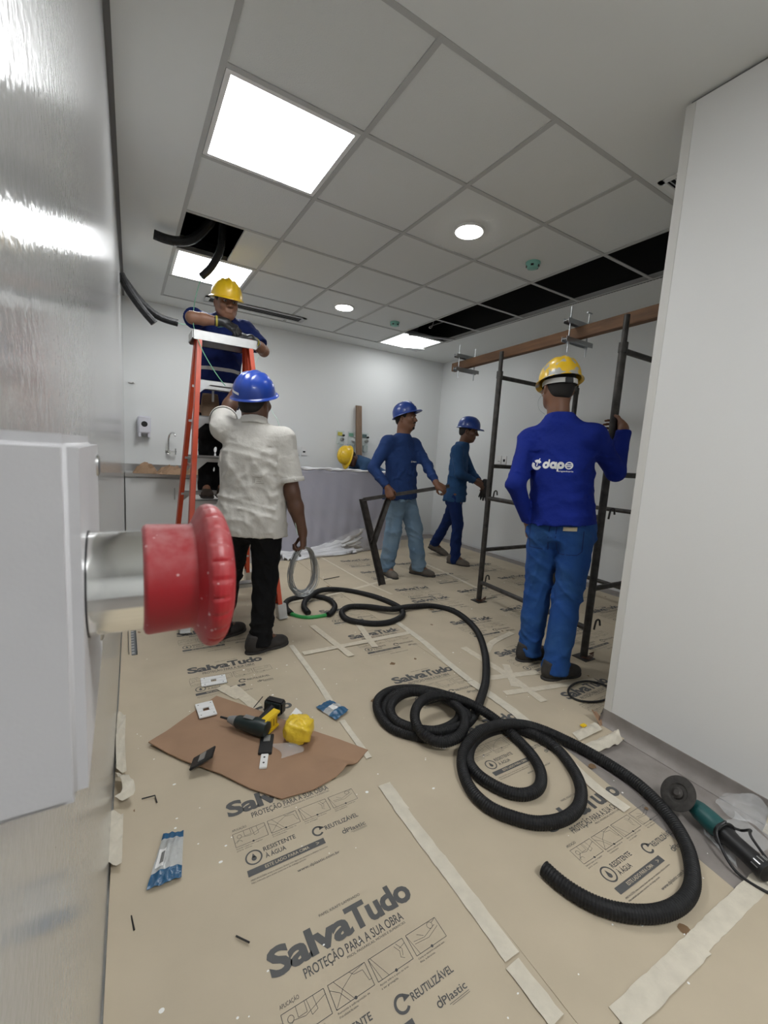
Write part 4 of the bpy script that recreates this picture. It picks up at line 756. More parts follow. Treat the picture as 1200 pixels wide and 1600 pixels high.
# ---------------------------------------------------------------- plastic wrappers
M_wrapb = mat('blue_wrapper_print', (.02, .10, .21), .25, bump=.5, bscale=40); M_wrapc = mat('clear_wrapper', (.62, .66, .68), .12, alpha=.6, bump=.8, bscale=40)
def wrapper(label, P, bands, seed, z=.011):
    P = [v3(p) for p in P]; rs = random.Random(seed); t = thing('plastic_wrapper', label, 'wrapper', (*np.mean(P, 0), z))
    def f(u, v):
        a = P[0]*(1-u)+P[3]*u; c = P[1]*(1-u)+P[2]*u; p = a*(1-v)+c*v
        return (p[0], p[1], z+.004+.010*math.sin(PI*u)*math.sin(PI*v)+.003*math.sin(17*u+9*v+seed)*math.sin(13*v-5*u))
    for n_, v0, v1, m in bands: MB().grid(lambda u, v: f(u, v0+(v1-v0)*v), 18, 12).build(n_, m, t, angle=180)
    return t, f
t, f = wrapper('empty clear wrapper with blue ends lying on the floor at the left', [(.036, 1.150), (.088, 1.318), (.143, 1.300), (.121, 1.148)], [('blue_end', 0, .24, M_wrapb), ('clear_middle', .24, .86, M_wrapc), ('blue_tip', .86, 1, M_wrapb)], 1)
MB().grid(lambda u, v: (lambda p: (p[0], p[1], p[2]+.0015))(f(.08+.28*u, .30+.34*v)), 6, 6).build('white_label', M_white, t, angle=180)
MB().grid(lambda u, v: (lambda p: (p[0], p[1], p[2]+.0025))(f(.20+.14*u, .36+.20*v)), 4, 4).build('dark_print', M_trimgrey, t, angle=180)
t, f = wrapper('small blue and clear wrapper lying across the seam tape', [(.800, 1.605), (.757, 1.735), (.840, 1.765), (.888, 1.650)], [('blue_end', 0, .35, M_wrapb), ('clear_middle', .35, .65, M_wrapc), ('blue_tip', .65, 1, M_wrapb)], 5)
MB().grid(lambda u, v: (lambda p: (p[0], p[1], p[2]+.0015))(f(.35+.3*u, .36+.28*v)), 5, 5).build('white_label', M_white, t, angle=180)
# ---------------------------------------------------------------- angle grinder
t = thing('angle_grinder', 'teal and black angle grinder with a worn disc by the right skirting', 'power tool', (1.76, .52, .004))
D = nrm_((-.085, -.225, 0)); S = np.cross(D, (0, 0, 1)); O = v3((1.700, .555, .046))
nrm = v3((-.74, .26, .61)); nrm = nrm_(nrm-D*(nrm@D)*.8)
M_disc = mat('grinding_disc', (.055, .05, .045), .8, var=.5, vscale=60, bump=.4, bscale=300)
DC = v3((1.684, .612, .068))
MB().lathe(DC, nrm, [(0, .060), (.003, .0605), (.0042, .058), (.0044, .034), (.001, .030), (.001, .016)], 48).build('disc', M_disc, t)
MB().lathe(DC+nrm*.001, nrm, [(0, .020), (.006, .019), (.008, .012), (.010, .010)], 20).build('flange_nut', M_darksteel, t)
MB().lathe(DC-nrm*.028, nrm, [(0, .024), (.016, .026), (.027, .016)], 24).build('gear_head', M_darksteel, t)
MB().lathe(O-D*.012, D, [(0, .026), (.02, .031), (.055, .033), (.085, .033), (.098, .028)], 24).build('motor_body', M_teal, t)
MB().lathe(O+D*.085, D, [(0, .029), (.012, .031), (.05, .026), (.11, .027), (.14, .031), (.150, .028), (.153, .01)], 24).build('rear_handle', M_black, t)
for k in range(5):
    a = k*.42-.8; q = S*math.cos(a+1.2)+v3((0, 0, 1))*math.sin(a+1.2); MB().beam(O+D*.205+q*.0295, O+D*.225+q*.0300, .003, .003, up=q).build('vent_slot', M_alum, t, smooth=False)
Q = O+D*.238
sh_ = v3((-.075, -.020, 0)); cb = [Q, Q+D*.05+v3((.01, 0, -.02))]+[tuple(v3(p)+sh_) for p in ((1.70, .315, .013), (1.66, .34, .013), (1.655, .42, .014), (1.70, .49, .055), (1.735, .485, .088), (1.77, .49, .06), (1.80, .46, .05), (1.775, .43, .088), (1.74, .42, .093), (1.72, .36, .06), (1.73, .30, .013), (1.72, .22, .012), (1.86, .10, .012))]
MB().tube(spline(cb, .01), .0042, 8).build('power_cord', M_black, t)
b = MB(); b.tube(spline([O+D*.10+q_*.036 for q_ in [S*math.cos(a)+v3((0, 0, 1))*math.sin(a) for a in np.linspace(-.2, 6.1, 14)]], .01), .0042, 8); b.build('cord_wrap', M_black, t)
# clear plastic bag pieces by the grinder
b = MB(); b.grid(lambda u, v: (1.60+.22*u+.05*v, .40+.11*v+.02*math.sin(6*u), .012+.010*math.sin(PI*u)*math.sin(9*v)**2), 18, 14); tag(b.build('clear_film', M_film, angle=180), 'flat clear plastic sheet lying in front of the grinder', 'plastic film')
b = MB(); b.grid(lambda u, v: (1.83+.075*u+.012*math.sin(7*v), .395+.16*v, .010+.07*math.sin(PI*v)*u+.012*math.sin(9*u+5*v)**2), 14, 14); tag(b.build('clear_film', M_film, angle=180), 'crumpled clear plastic bag between the grinder and the skirting', 'plastic film')
b = MB(); b.grid(lambda u, v: (1.86+.035*u, .30+.12*v, .006+.055*u*u+.004*math.sin(12*v)), 8, 10); o = b.build('kraft_offcut', M_kraft, angle=180); tag(o, 'brown paper offcut leaning on the skirting behind the grinder', 'paper')
# thin black cable ring and folded corner by the partition
tag(MB().tube(spline([(2.28+.0, 1.235, .0135)]+[(2.128+.142*math.cos(a), 1.245+.085*math.sin(a)*(1+.1*math.cos(a)), .0135+.003*math.sin(a)) for a in np.linspace(.1, 6.1, 24)], .01), .0055, 8).build('cable_ring', M_black), 'thin black cable ring on the floor beside the partition end', 'cable')
b = MB()
b.grid(lambda u, v: (1.70+.17*u+.02*v, 1.01+.05*v+.0*u, .0125+.012*math.sin(PI*v)*math.sin(7*u)**2+.003*u), 16, 8)
o = b.build('masking_tape_strip', M_tape, angle=180); tag(o, 'wide crinkled tape on the torn paper corner by the partition end', 'tape strip', 'strips of masking tape on the floor paper')
b = MB(); b.grid(lambda u, v: (1.66+.03*v+.20*u, .93+.055*v-.02*u, .0135+.030*math.sin(PI*v)*u+.014*math.sin(11*u+5*v)**2*u), 18, 10)
tag(b.build('peeling_tape', M_tape, angle=180), 'peeling white tape curling off the torn paper corner by the partition', 'tape strip')
b = MB(); b.box((1.795, 1.055, .016), (1.825, 1.075, .024)); tag(b.build('yellow_tag', M_yellow, bevel=.003), 'tiny yellow tag on the tape by the partition end', 'tag')
b = MB(); b.grid(lambda u, v: (1.895+.04*u, 1.035+.05*v, .008+.055*v*(1-.4*u)+.004*math.sin(8*u)), 8, 8); tag(b.build('cardboard_flap', M_card, angle=180), 'small brown paper flap standing at the foot of the partition end', 'cardboard')
# perforated channel and torn tape along the left wall
t = thing('perforated_channel', 'grey perforated metal channel lying along the left wall', 'metal channel', (.03, 3.2, .012))
b = MB(); b.box((.010, 2.635, .012), (.052, 3.85, .014)); b.box((.010, 2.635, .012), (.012, 3.85, .034)); b.box((.050, 2.635, .012), (.052, 3.85, .034)); b.build('channel', mat('stud_grey', (.22, .23, .24), .45, .5), t, smooth=False)
b = MB()
for k in range(30): b.box((.024, 2.65+k*.04, .0141), (.038, 2.672+k*.04, .0146))
b.build('perforations', M_alum, t, smooth=False)
for lab, P, wd in (('long narrow torn white tape strip along the left wall', [(-.032, 2.00, .020), (-.036, 1.8, .028), (-.032, 1.62, .020)], .030), ('twisted white tape end along the left wall', [(-.034, 1.60, .022), (-.020, 1.54, .05), (-.012, 1.50, .035), (-.034, 1.47, .030)], .036), ('short flat white tape strip along the left wall beside the wrapper', [(-.044, 1.42, .028), (-.046, 1.32, .03), (-.048, 1.23, .028)], .034)):
    Q = spline(P, .012)+v3((.006, 0, .026)); b = MB(); n = len(Q)
    b.grid(lambda u, v: (lambda q: (q[0]+wd*(v-.35), q[1], q[2]+.006*math.sin(14*u+6*v)+.004-.02*(v-.35)))(Q[min(n-1, int(round(u*(n-1))))]), n, 6)
    tag(b.build('torn_tape', M_tape, angle=180), lab, 'tape strip')
# debris
for k, (P, lab) in enumerate([([(.036, 1.50, .0105), (.075, 1.495, .0115), (.079, 1.46, .0105)], 'dark bent offcut on the paper left of the cardboard'), ([(.0, 1.10, .0105), (.006, 1.06, .0105)], 'dark splinter near the left wall below the wrapper'), ([(.22, .93, .0105), (.245, .90, .0108)], 'thin dark splinter left of the large print'), ([(1.60, 3.62, .013), (1.78, 3.66, .015)], 'dark wire scrap on the floor before the sheeted desk'), ([(1.18, .93, .0105), (1.22, .915, .012), (1.235, .935, .014)], 'tiny dark chip on the paper between the seams'), ([(.50, 1.86, .0115), (.56, 1.93, .0115)], 'brown leaf scrap on the paper above the driver')]):
    tag(MB().tube(P, .0022 if k != 3 else .004, 5).build('debris_scrap', M_black), lab, 'debris')
# angle-iron frame held by the walking worker
t = thing('steel_frame', 'dark angle iron frame with a diagonal brace carried by the jeans worker', 'metal frame', (2.0, 3.4, 0))
b0, b1 = v3((1.925, 3.525, .785)), v3((2.655, 3.163, .958)); ft = v3((2.045, 3.285, .012))
def angle_iron(a, c, w, up):
    a, c = v3(a), v3(c); d = (c-a)/np.linalg.norm(c-a); x = np.cross(d, v3(up)); x /= np.linalg.norm(x); u = np.cross(x, d); L = np.linalg.norm(c-a)
    b = MB(); b.box((-w/2, 0, -w/2), (w/2, L, -w/2+.005), (x, d, u), a); b.box((-w/2, 0, -w/2), (-w/2+.005, L, w/2), (x, d, u), a); return b
angle_iron(b0, b1, .032, (0, 0, 1)).build('top_bar', M_darksteel, t, smooth=False)
angle_iron(b0+v3((-.01, 0, .01)), ft, .052, (.6, -.8, 0)).build('leg', M_darksteel, t, smooth=False)
mid_ = b0+(ft-b0)*.52
angle_iron(b0+(b1-b0)*.30, mid_, .046, (.6, -.8, 0)).build('brace', M_darksteel, t, smooth=False)
# ---------------------------------------------------------------- people: implicit surfaces meshed with surface nets
class Sdf:
    def __init__(s): s.p = []; s.cut = []
    def add(s, fn, c, R, k, op='u'): s.p.append((fn, v3(c), R, k, op)); return s
    def cap(s, a, b, r1, r2=None, k=.02, op='u', flat=None):
        a, b = v3(a), v3(b); r2 = r1 if r2 is None else r2; ba = b-a; L2 = ba@ba+1e-12
        def fn(P):
            pa = P-a; t = np.clip(pa@ba/L2, 0, 1); q = pa-t[:, None]*ba
            if flat is not None: ax, kk = flat; h = q@ax; q = q+np.outer(h*(1/kk-1), ax)
            return np.sqrt((q*q).sum(1))-(r1+(r2-r1)*t)
        return s.add(fn, (a+b)/2, np.sqrt(L2)/2+max(r1, r2), k, op)
    def ell(s, c, axes, r, k=.02, op='u'):
        c = v3(c); A = np.array(axes, float); r = v3(r)
        def fn(P):
            q = (P-c)@A.T; k0 = np.sqrt(((q/r)**2).sum(1)); k1 = np.sqrt(((q/(r*r))**2).sum(1))+1e-9; return k0*(k0-1)/k1
        return s.add(fn, c, r.max(), k, op)
    def loft(s, base, up, rt, fw, table, k=.03, op='u', rt2=None, exp=2.3):
        """table rows: t, half width, half depth, forward shift"""
        base, up, rt, fw = v3(base), v3(up), v3(rt), v3(fw); T = np.array(table, float)
        def fn(P):
            q = P-base; t = q@up; tc = np.clip(t, T[0, 0], T[-1, 0]); w = np.interp(tc, T[:, 0], T[:, 1]); d = np.interp(tc, T[:, 0], T[:, 2]); sh = np.interp(tc, T[:, 0], T[:, 3])
            if rt2 is not None:
                f = np.clip(t/.48, 0, 1)[:, None]; rr = rt*(1-f)+rt2*f; rr /= np.linalg.norm(rr, axis=1)[:, None]; ff = np.cross(up, rr); x = (q*rr).sum(1); y = (q*ff).sum(1)-sh
            else: x = q@rt; y = q@fw-sh
            g = (np.abs(x/w)**exp+np.abs(y/d)**exp)**(1/exp); rad = (g-1)*np.minimum(w, d)*1.05
            ax = np.maximum(T[0, 0]-t, t-T[-1, 0]); return np.where((rad > 0) & (ax > 0), np.hypot(np.maximum(rad, 0), np.maximum(ax, 0)), np.maximum(rad, ax))
        return s.add(fn, base+up*(T[0, 0]+T[-1, 0])/2, (T[-1, 0]-T[0, 0])/2+T[:, 1].max(), k, op)
    def plane(s, p, n): s.cut.append((v3(p), nrm_(n))); return s        # keep the side n points away from
    def ev(s, P, disp=None):
        D = np.full(len(P), 1.0)
        for fn, c, R, k, op in s.p:
            q = P-c; m = np.nonzero((q*q).sum(1) < (R+.09)**2)[0]
            if not len(m): continue
            b = fn(P[m]); a = D[m]
            if op == 'u': h = np.clip(.5+.5*(b-a)/k, 0, 1); D[m] = b*(1-h)+a*h-k*h*(1-h)
            else: b = -b; h = np.clip(.5-.5*(b-a)/k, 0, 1); D[m] = b*(1-h)+a*h+k*h*(1-h)
        if disp is not None:
            m = np.nonzero(np.abs(D) < .05)[0]; D[m] += disp(P[m])
        for p, n in s.cut: D = np.maximum(D, (P-p)@n)
        return D
    def mesh(s, h, disp=None):
        lo = np.min([c-R for _, c, R, k, op in s.p if op == 'u'], 0)-3*h; hi = np.max([c+R for _, c, R, k, op in s.p if op == 'u'], 0)+3*h
        B = 4; nc = np.ceil((hi-lo)/(h*B)).astype(int)+1; nf = nc*B+1
        g = np.stack(np.meshgrid(*[np.arange(n) for n in nc], indexing='ij'), -1).reshape(-1, 3)
        dc = s.ev(lo+(g+.5)*h*B, None); act = np.abs(dc) < h*B*1.35+.006
        D = np.repeat(np.repeat(np.repeat(dc.reshape(nc), B, 0), B, 1), B, 2); D = np.pad(D, ((0, 1),)*3, mode='edge').astype(np.float64)
        loc = np.stack(np.meshgrid(*[np.arange(B+1)]*3, indexing='ij'), -1).reshape(-1, 3)
        need = np.zeros(nf, bool); ga = g[act]*B
        for o in loc: q = ga+o; need[q[:, 0], q[:, 1], q[:, 2]] = True
        I = np.argwhere(need); D[need] = s.ev(lo+I*h, disp)
        S = D < 0; cnt = sum(S[i:nf[0]-1+i, j:nf[1]-1+j, k:nf[2]-1+k].astype(np.int8) for i in (0, 1) for j in (0, 1) for k in (0, 1))
        C = np.argwhere((cnt > 0) & (cnt < 8)); idx = np.full(nf-1, -1, np.int32); idx[C[:, 0], C[:, 1], C[:, 2]] = np.arange(len(C))
        off = np.array([(i, j, k) for i in (0, 1) for j in (0, 1) for k in (0, 1)]); val = np.stack([D[C[:, 0]+o[0], C[:, 1]+o[1], C[:, 2]+o[2]] for o in off], 1)
        acc = np.zeros((len(C), 3)); w = np.zeros(len(C))
        for a in range(8):
            for b in range(a+1, 8):
                if np.abs(off[a]-off[b]).sum() != 1: continue
                m = (val[:, a] < 0) != (val[:, b] < 0); t = np.where(m, val[:, a]/(val[:, a]-val[:, b]+1e-12), 0)
                acc += m[:, None]*(off[a]+t[:, None]*(off[b]-off[a])); w += m
        V = lo+(C+acc/w[:, None])*h; F = []
        for ax in range(3):
            e = [0, 0, 0]; e[ax] = 1; sl0 = tuple(slice(1, nf[i]-1) for i in range(3)); sl1 = tuple(slice(1+e[i], nf[i]-1+e[i]) for i in range(3))
            a, b = S[sl0], S[sl1]; E_ = np.argwhere(a != b)+1; ins = S[E_[:, 0], E_[:, 1], E_[:, 2]]; u, v = [(1, 2), (2, 0), (0, 1)][ax]
            q = []
            for du, dv in ((0, 0), (-1, 0), (-1, -1), (0, -1)): z = E_.copy(); z[:, u] += du; z[:, v] += dv; q.append(idx[z[:, 0], z[:, 1], z[:, 2]])
            q = np.stack(q, 1); q[~ins] = q[~ins][:, ::-1]; F.append(q)
        F = np.concatenate(F); F = F[(F >= 0).all(1)]
        for _ in range(2):
            e = np.concatenate([F[:, [0, 1]], F[:, [1, 2]], F[:, [2, 3]], F[:, [3, 0]]]); n = np.bincount(e[:, 0], minlength=len(V))+np.bincount(e[:, 1], minlength=len(V))
            A_ = np.stack([np.bincount(e[:, 0], V[e[:, 1], k], len(V))+np.bincount(e[:, 1], V[e[:, 0], k], len(V)) for k in range(3)], 1)/np.maximum(n, 1)[:, None]; V = .55*V+.45*A_
        return V, F
def put(name, sd, h, m, parent, disp=None):
    V, F = sd.mesh(h, disp); return make(name, V, F, m, parent, angle=75)
def folds(seed, amp=.004, main=(0, 0, 1), f=55):
    rs = np.random.RandomState(seed); main = nrm_(main); D = [nrm_(main+.55*rs.randn(3)) for _ in range(5)]; E2 = [rs.randn(3)*9 for _ in range(5)]; ph = rs.rand(5)*6
    def fn(P):
        o = 0
        for d, e, p, k in zip(D, E2, ph, (.55, .8, 1, 1.35, .4)):
            q = np.sin(P@d*f*k+1.9*np.sin(P@e+p)+p); o = o+(1-2*np.abs(q)**.7)*np.clip(.35+.9*np.sin(P@e*1.3+2*p), 0, 1)/(.6+k*.5)
        return -amp*o/1.9
    return fn
def hand(sd, W, d, n, side, curl, thumb=.5, s=1., spread=1., r0=0.):
    d = nrm_(d); n = v3(n); n = nrm_(n-d*(n@d)); t = np.cross(d, n) if side == 'R' else np.cross(n, d); W = v3(W)
    base = [W+d*.088*s+t*(x*s)+n*.002 for x in (.030, .010, -.011, -.030)]; base[3] = base[3]-d*.010*s; base[0] = base[0]-d*.003*s
    for x, b in zip((.017, .006, -.006, -.017), base): sd.cap(W+t*x*s+d*.005, b, .0135*s+r0, .0125*s+r0, k=.012, flat=None)
    sd.ell(W+d*.045*s, (t, d, n), (.038*s, .050*s, .0155*s), k=.012)
    sd.ell(W+d*.035*s+t*.026*s+n*.010*s, (t, d, n), (.016*s, .030*s, .015*s), k=.012)
    for i, (b, L) in enumerate(zip(base, (.94, 1.03, .97, .78))):
        p = b; a = 0; dd = nrm_(d+t*spread*(.10, .03, -.04, -.12)[i])
        c = curl[i] if hasattr(curl, '__len__') else curl
        for j, (l, r) in enumerate(((.044, .0092), (.028, .0083), (.022, .0076))):
            a += c*(.9, 1.05, .75)[j]; q = p+(dd*math.cos(a)+n*math.sin(a))*l*L*s; sd.cap(p, q, (r*s+r0)*(1.03 if j == 0 else 1), r*s*.95+r0, k=.004); p = q
    p = W+d*.024*s+t*.030*s+n*.010*s; a = nrm_(d*.62+t*(.75-.5*thumb)+n*(.15+.7*thumb)); q = p+a*.040*s; sd.cap(p, q, .0125*s+r0, .0105*s+r0, k=.010)
    a2 = nrm_(d*.8+t*(.30-.5*thumb)+n*(.25+.4*thumb)); sd.cap(q, q+a2*.030*s, .0103*s+r0, .0088*s+r0, k=.005)
def head(sd, c, up, fw, s=1.):
    up = nrm_(up); fw = nrm_(v3(fw)-up*(v3(fw)@up)); r = np.cross(fw, up); A = (r, fw, up); c = v3(c); X = lambda a, b, h: c+(r*a+fw*b+up*h)*s
    sd.ell(X(0, -.012, .032), A, v3((.077, .096, .085))*s, k=.03); sd.ell(X(0, .020, -.030), A, v3((.064, .074, .086))*s, k=.03)
    sd.ell(X(0, .052, -.090), A, v3((.034, .032, .026))*s, k=.035)
    for a in (-1, 1):
        sd.cap(X(a*.055, .0, -.055), X(a*.022, .055, -.088), .022*s, .018*s, k=.03); sd.ell(X(a*.042, .066, -.022), A, v3((.022, .024, .022))*s, k=.025)
        sd.ell(X(a*.079, -.008, -.010), (nrm_(r+a*fw*.35), nrm_(fw-a*r*.35), up), v3((.010, .020, .032))*s, k=.006)
        sd.ell(X(a*.083, -.004, -.008), A, v3((.006, .010, .018))*s, k=.005, op='s')
    sd.cap(X(-.036, .084, .030), X(.036, .084, .030), .012*s, k=.02)
    for a in (-1, 1): sd.ell(X(a*.032, .096, .008), A, v3((.019, .016, .013))*s, k=.012, op='s')
    sd.cap(X(0, .090, .014), X(0, .113, -.022), .0085*s, .0125*s, k=.012)
    for a in (-1, 1): sd.ell(X(a*.013, .100, -.026), A, v3((.010, .011, .009))*s, k=.008)
    sd.cap(X(-.020, .088, -.053), X(.020, .088, -.053), .0085*s, k=.008, flat=None); sd.cap(X(-.018, .087, -.066), X(.018, .087, -.066), .0095*s, k=.008)
    sd.cap(X(-.024, .098, -.0595), X(.024, .098, -.0595), .0028*s, k=.004, op='s')
    return A, X
def hard_hat(parent, c, up, fw, m, s=1., band=True, tall=1., ridgeh=1.):
    up = nrm_(up); fw = nrm_(v3(fw)-up*(v3(fw)@up)); r = np.cross(fw, up); c = v3(c); A, Bw, Hh = .128*s, .108*s, .122*s*tall
    root = bpy.data.objects.new('hard_hat', None); COL.objects.link(root); root.parent = parent; root.location = Vector(c)-world_loc(parent); root.empty_display_size = .05
    rows = []
    def ring(f, h, sc, brim=0., drop=0., ridge=1.):
        out = []
        for i in range(72):
            th = 2*PI*i/72; cx, sx = math.cos(th), math.sin(th); front = max(0, cx)**2.2
            x, y = sx*Bw*sc*f, cx*A*sc*f
            if brim: x += sx*brim*.75; y += cx*(brim*.75+.036*s*front*(1 if brim > .004 else 0))
            hh = h-drop*(1+.5*front)
            if ridge and not brim:
                lat = x/s; g = ridgeh*.0075*math.exp(-(lat/.013)**2)+ridgeh*.0045*(math.exp(-((lat-.042)/.010)**2)+math.exp(-((lat+.042)/.010)**2)); hh += ridge*g*min(1, h/.05)*(1 if f < 1.01 else 0)
            out.append(tuple(c+r*x+fw*y+up*hh))
        return out
    N = 16
    for k in range(N): q = (k/N); a = PI/2*q; rows.append(ring(max(.001, math.sin(a)**.86), Hh*math.cos(a)**.9, 1))
    rows.append(ring(1, 0, 1)); rows.append(ring(1, 0, 1.0, .006, .003)); rows.append(ring(1, 0, 1.0, .018*s, .009*s)); rows.append(ring(1, 0, 1.0, .0195*s, .012*s)); rows.append(ring(1, 0, 1.0, .017*s, .0125*s)); rows.append(ring(1, 0, .99, .002, .007*s)); rows.append(ring(1, 0, .965, 0, 0, 0))
    for k in range(N-1, -1, -1): q = (k/N); a = PI/2*q; rows.append(ring(max(.001, math.sin(a)**.86)*.965, Hh*.965*math.cos(a)**.9, 1, ridge=0))
    b = MB(); vs = [p for rw in rows for p in rw]; fs = [(j*72+i, (j+1)*72+i, (j+1)*72+(i+1) % 72, j*72+(i+1) % 72) for j in range(len(rows)-1) for i in range(72)]
    b.add(vs, fs); sh = b.build('shell', m, root, angle=50)
    if band:
        def bd(u, v):
            th = 2*PI*u; return tuple(c+r*math.sin(th)*.088*s+fw*(math.cos(th)*.108*s-.002)+up*(-.006-.026*v-.016*max(0, -math.cos(th))*s))
        b = MB(); b.grid(bd, 60, 5, closeu=True); b.grid(lambda u, v: tuple(v3(bd(1-u, v))*.0+c+r*math.sin(2*PI*(1-u))*.085*s+fw*(math.cos(2*PI*(1-u))*.105*s-.002)+up*(-.006-.026*v-.016*max(0, -math.cos(2*PI*(1-u)))*s)), 60, 5, closeu=True)
        hb = b.build('headband', mat('white_strap', (.66, .66, .64), .5), root, angle=180)
        MB().box((-.022, -.010, -.014), (.022, .006, .016), (r, -fw, up), tuple(c-fw*.108*s+up*-.038)).build('ratchet', M_black, root, bevel=.003)
    return root, (r, fw, up)
def shoe(parent, heel, tdir, m, L=.27, w=.048, up=None, h=.006, msole=None, boot=.05):
    d = nrm_(tdir); u = v3((0, 0, 1)) if abs(d[2]) < .05 else nrm_(v3((0, 0, 1))-d*d[2]); r = np.cross(d, u); X = lambda a, b, z: v3(heel)+r*a+d*b+u*z
    sd = Sdf(); A = (r, d, u)
    sd.ell(X(0, .045, .050), A, (w*.82, .055, .058), k=.03); sd.ell(X(0, .13, .040), A, (w*.9, .085, .045), k=.03); sd.ell(X(.003, .205, .030), A, (w, .070, .038), k=.03)
    sd.cap(X(0, .06, .06), X(0, .055, .06+boot), .043, .045, k=.03); sd.plane(X(0, 0, .014), -u); sd.plane(X(0, 0, .065+boot), u)
    s = put('shoe', sd, .006, m, parent, folds(int(abs(heel[0])*1000), .0015, d, 90))
    so = Sdf(); so.ell(X(0, .055, .010), A, (w*.86, .064, .05), k=.02); so.ell(X(0, .13, .01), A, (w*.86, .10, .05), k=.03); so.ell(X(.003, .20, .010), A, (w*1.04, .080, .05), k=.03); so.plane(X(0, 0, 0), -u); so.plane(X(0, 0, .020), u)
    put('sole', so, .006, msole or mat('shoe_sole', (.035, .032, .03), .8), s)
    b = MB()
    for k in range(4): b.tube([X(-.026, .10+k*.022, .082-k*.0085), X(0, .104+k*.022, .090-k*.0085), X(.026, .10+k*.022, .082-k*.0085)], .0032, 6)
    b.build('laces', mat('lace', (.03, .028, .025), .8), s)
    return s
def worker(label, J, fwd, sfwd, skin, hat, hatup, headup, headfw, shirt, pants, shoes, H=1.7, bulk=1., short=False, hem=-.12, hands=None, pbulk=1., seed=1, hx=.006, hats=1., glove=None, eyes=True, hair=True, legr=1., headlen=1., band=False):
    J = {k: v3(p) for k, p in J.items()}; fwd, sf = v3(fwd), v3(sfwd); rt = v3((fwd[1], -fwd[0], 0)); rt2 = v3((sf[1], -sf[0], 0))
    hip = (J['hipL']+J['hipR'])/2; sm = (J['shL']+J['shR'])/2; up = nrm_(sm-hip); L = np.linalg.norm(sm-hip)
    root = thing('person', label, 'person', tuple((hip*v3((1, 1, 0))+v3((0, 0, min(J['footL'][2], J['footR'][2])))).tolist())); B = bulk
    rt = nrm_(rt-up*(rt@up)); rt2 = nrm_(rt2-up*(rt2@up)); fw = np.cross(up, rt)
    sd = Sdf()
    sd.loft(hip, up, rt, fw, [(-.10, .11*B, .08*B, 0), (0, .12*B, .08*B, 0), (L*.4, .115*B, .078*B, .005), (L*.75, .120*B, .072*B, .005), (L, .11, .055, 0), (L+.05, .06, .05, 0)], k=.04, rt2=rt2)
    A, X = head(sd, J['head'], headup, headfw, headlen); hu, hf = nrm_(headup), A[1]
    sd.cap(J['neck']-up*.03, J['head']-hu*.045-hf*.018, .062*min(1.12, B), .056*min(1.12, B), k=.035)
    for s in 'LR':
        sd.cap(J['sh'+s], J['el'+s], .050*B if short else .034, .041*B if short else .034, k=.03); e, w = J['el'+s], J['wr'+s]; q = nrm_(w-e)
        fb = .041*B if short else .034; sd.cap(e, e+(w-e)*.35, fb, fb, k=.02); sd.cap(e+(w-e)*.35, w-q*.01, fb, .0265*min(B, 1.1), k=.02); sd.cap(w-q*.02, w+nrm_(hands[s][0])*.012, .0265, .026, k=.012, flat=None)
        sd.cap(J['hip'+s], J['kn'+s], .075, .05, k=.03); sd.cap(J['kn'+s], J['an'+s], .05, .035, k=.03); sd.cap(J['an'+s], J['foot'+s]+J['tdir'+s]*.20+v3((0, 0, .03)), .032, .026, k=.02)
        hand(sd, w, *hands[s][:2], s, *hands[s][2:])
    body = put('body', sd, .0052, skin, root)
    if glove:
        for s in 'LR':
            g = Sdf(); hand(g, J['wr'+s], *hands[s][:2], s, *hands[s][2:], r0=.0025); q = nrm_(J['wr'+s]-J['el'+s]); g.cap(J['wr'+s]-q*.05, J['wr'+s]+q*.02, .034, .031, k=.012)
            gm = put('glove', g, .005, glove, root); MB().tube([J['wr'+s]-q*(.052-.001*k) for k in (0, 6, 12)], .0365, 20).build('cuff', mat('glove_cuff', (.45, .38, .05), .7), gm)
    # shirt
    sh = Sdf(); o = .014
    Ln = max(L+.07, float((J['neck']-hip)@up)+.012); nf_ = float((J['neck']-hip)@fw)
    sh.loft(hip, up, rt, fw, [(hem, .192*B, .150*B, -.008), (0, .188*B, .148*B, -.008), (L*.35, .172*B, .126*B, .002), (L*.72, .178*B, .122*B, .004), (L*.93, .150*B**.5, .105, 0), (L+.02, .112, .090, nf_*.5), (Ln-.015, .078, .074, nf_), (Ln, .069, .069, nf_)], k=.045, rt2=rt2, exp=2.15)
    for s in 'LR': sh.cap(J['neck']-up*.045, J['sh'+s]-up*.006, .060, .060*B**.5, k=.05)
    for s in 'LR':
        if short:
            q = nrm_(J['el'+s]-J['sh'+s]); ln = np.linalg.norm(J['el'+s]-J['sh'+s]); e = J['sh'+s]+q*ln*.78
            def sleeve(P, a=J['sh'+s], q=q, ln=ln*.80):
                v = P-a; t = v@q; rr = np.linalg.norm(v-np.outer(np.clip(t, 0, None), q), axis=1)-(.064+.014*np.clip(t/ln, 0, 1))*B**.5; return np.maximum(rr, t-ln)
            sh.add(sleeve, J['sh'+s]+q*ln*.4, ln*.55+.08, .045)
        else:
            sh.cap(J['sh'+s], J['el'+s], .066*B**.5, .056, k=.045); q = nrm_(J['wr'+s]-J['el'+s]); ln = np.linalg.norm(J['wr'+s]-J['el'+s])-.012
            def fore(P, a=J['el'+s], q=q, ln=ln):
                v = P-a; t = v@q; f = np.clip(t/ln, 0, 1); rr = np.linalg.norm(v-np.outer(np.clip(t, 0, ln), q), axis=1)-(.056-.014*f); return np.maximum(rr, t-ln)
            sh.add(fore, J['el'+s]+q*ln*.5, ln*.5+.055, .02)
    f1, f2 = folds(seed, .0085, (.35, .1, 1), 34), folds(seed+5, .0060, rt*.8+up*.6, 48)
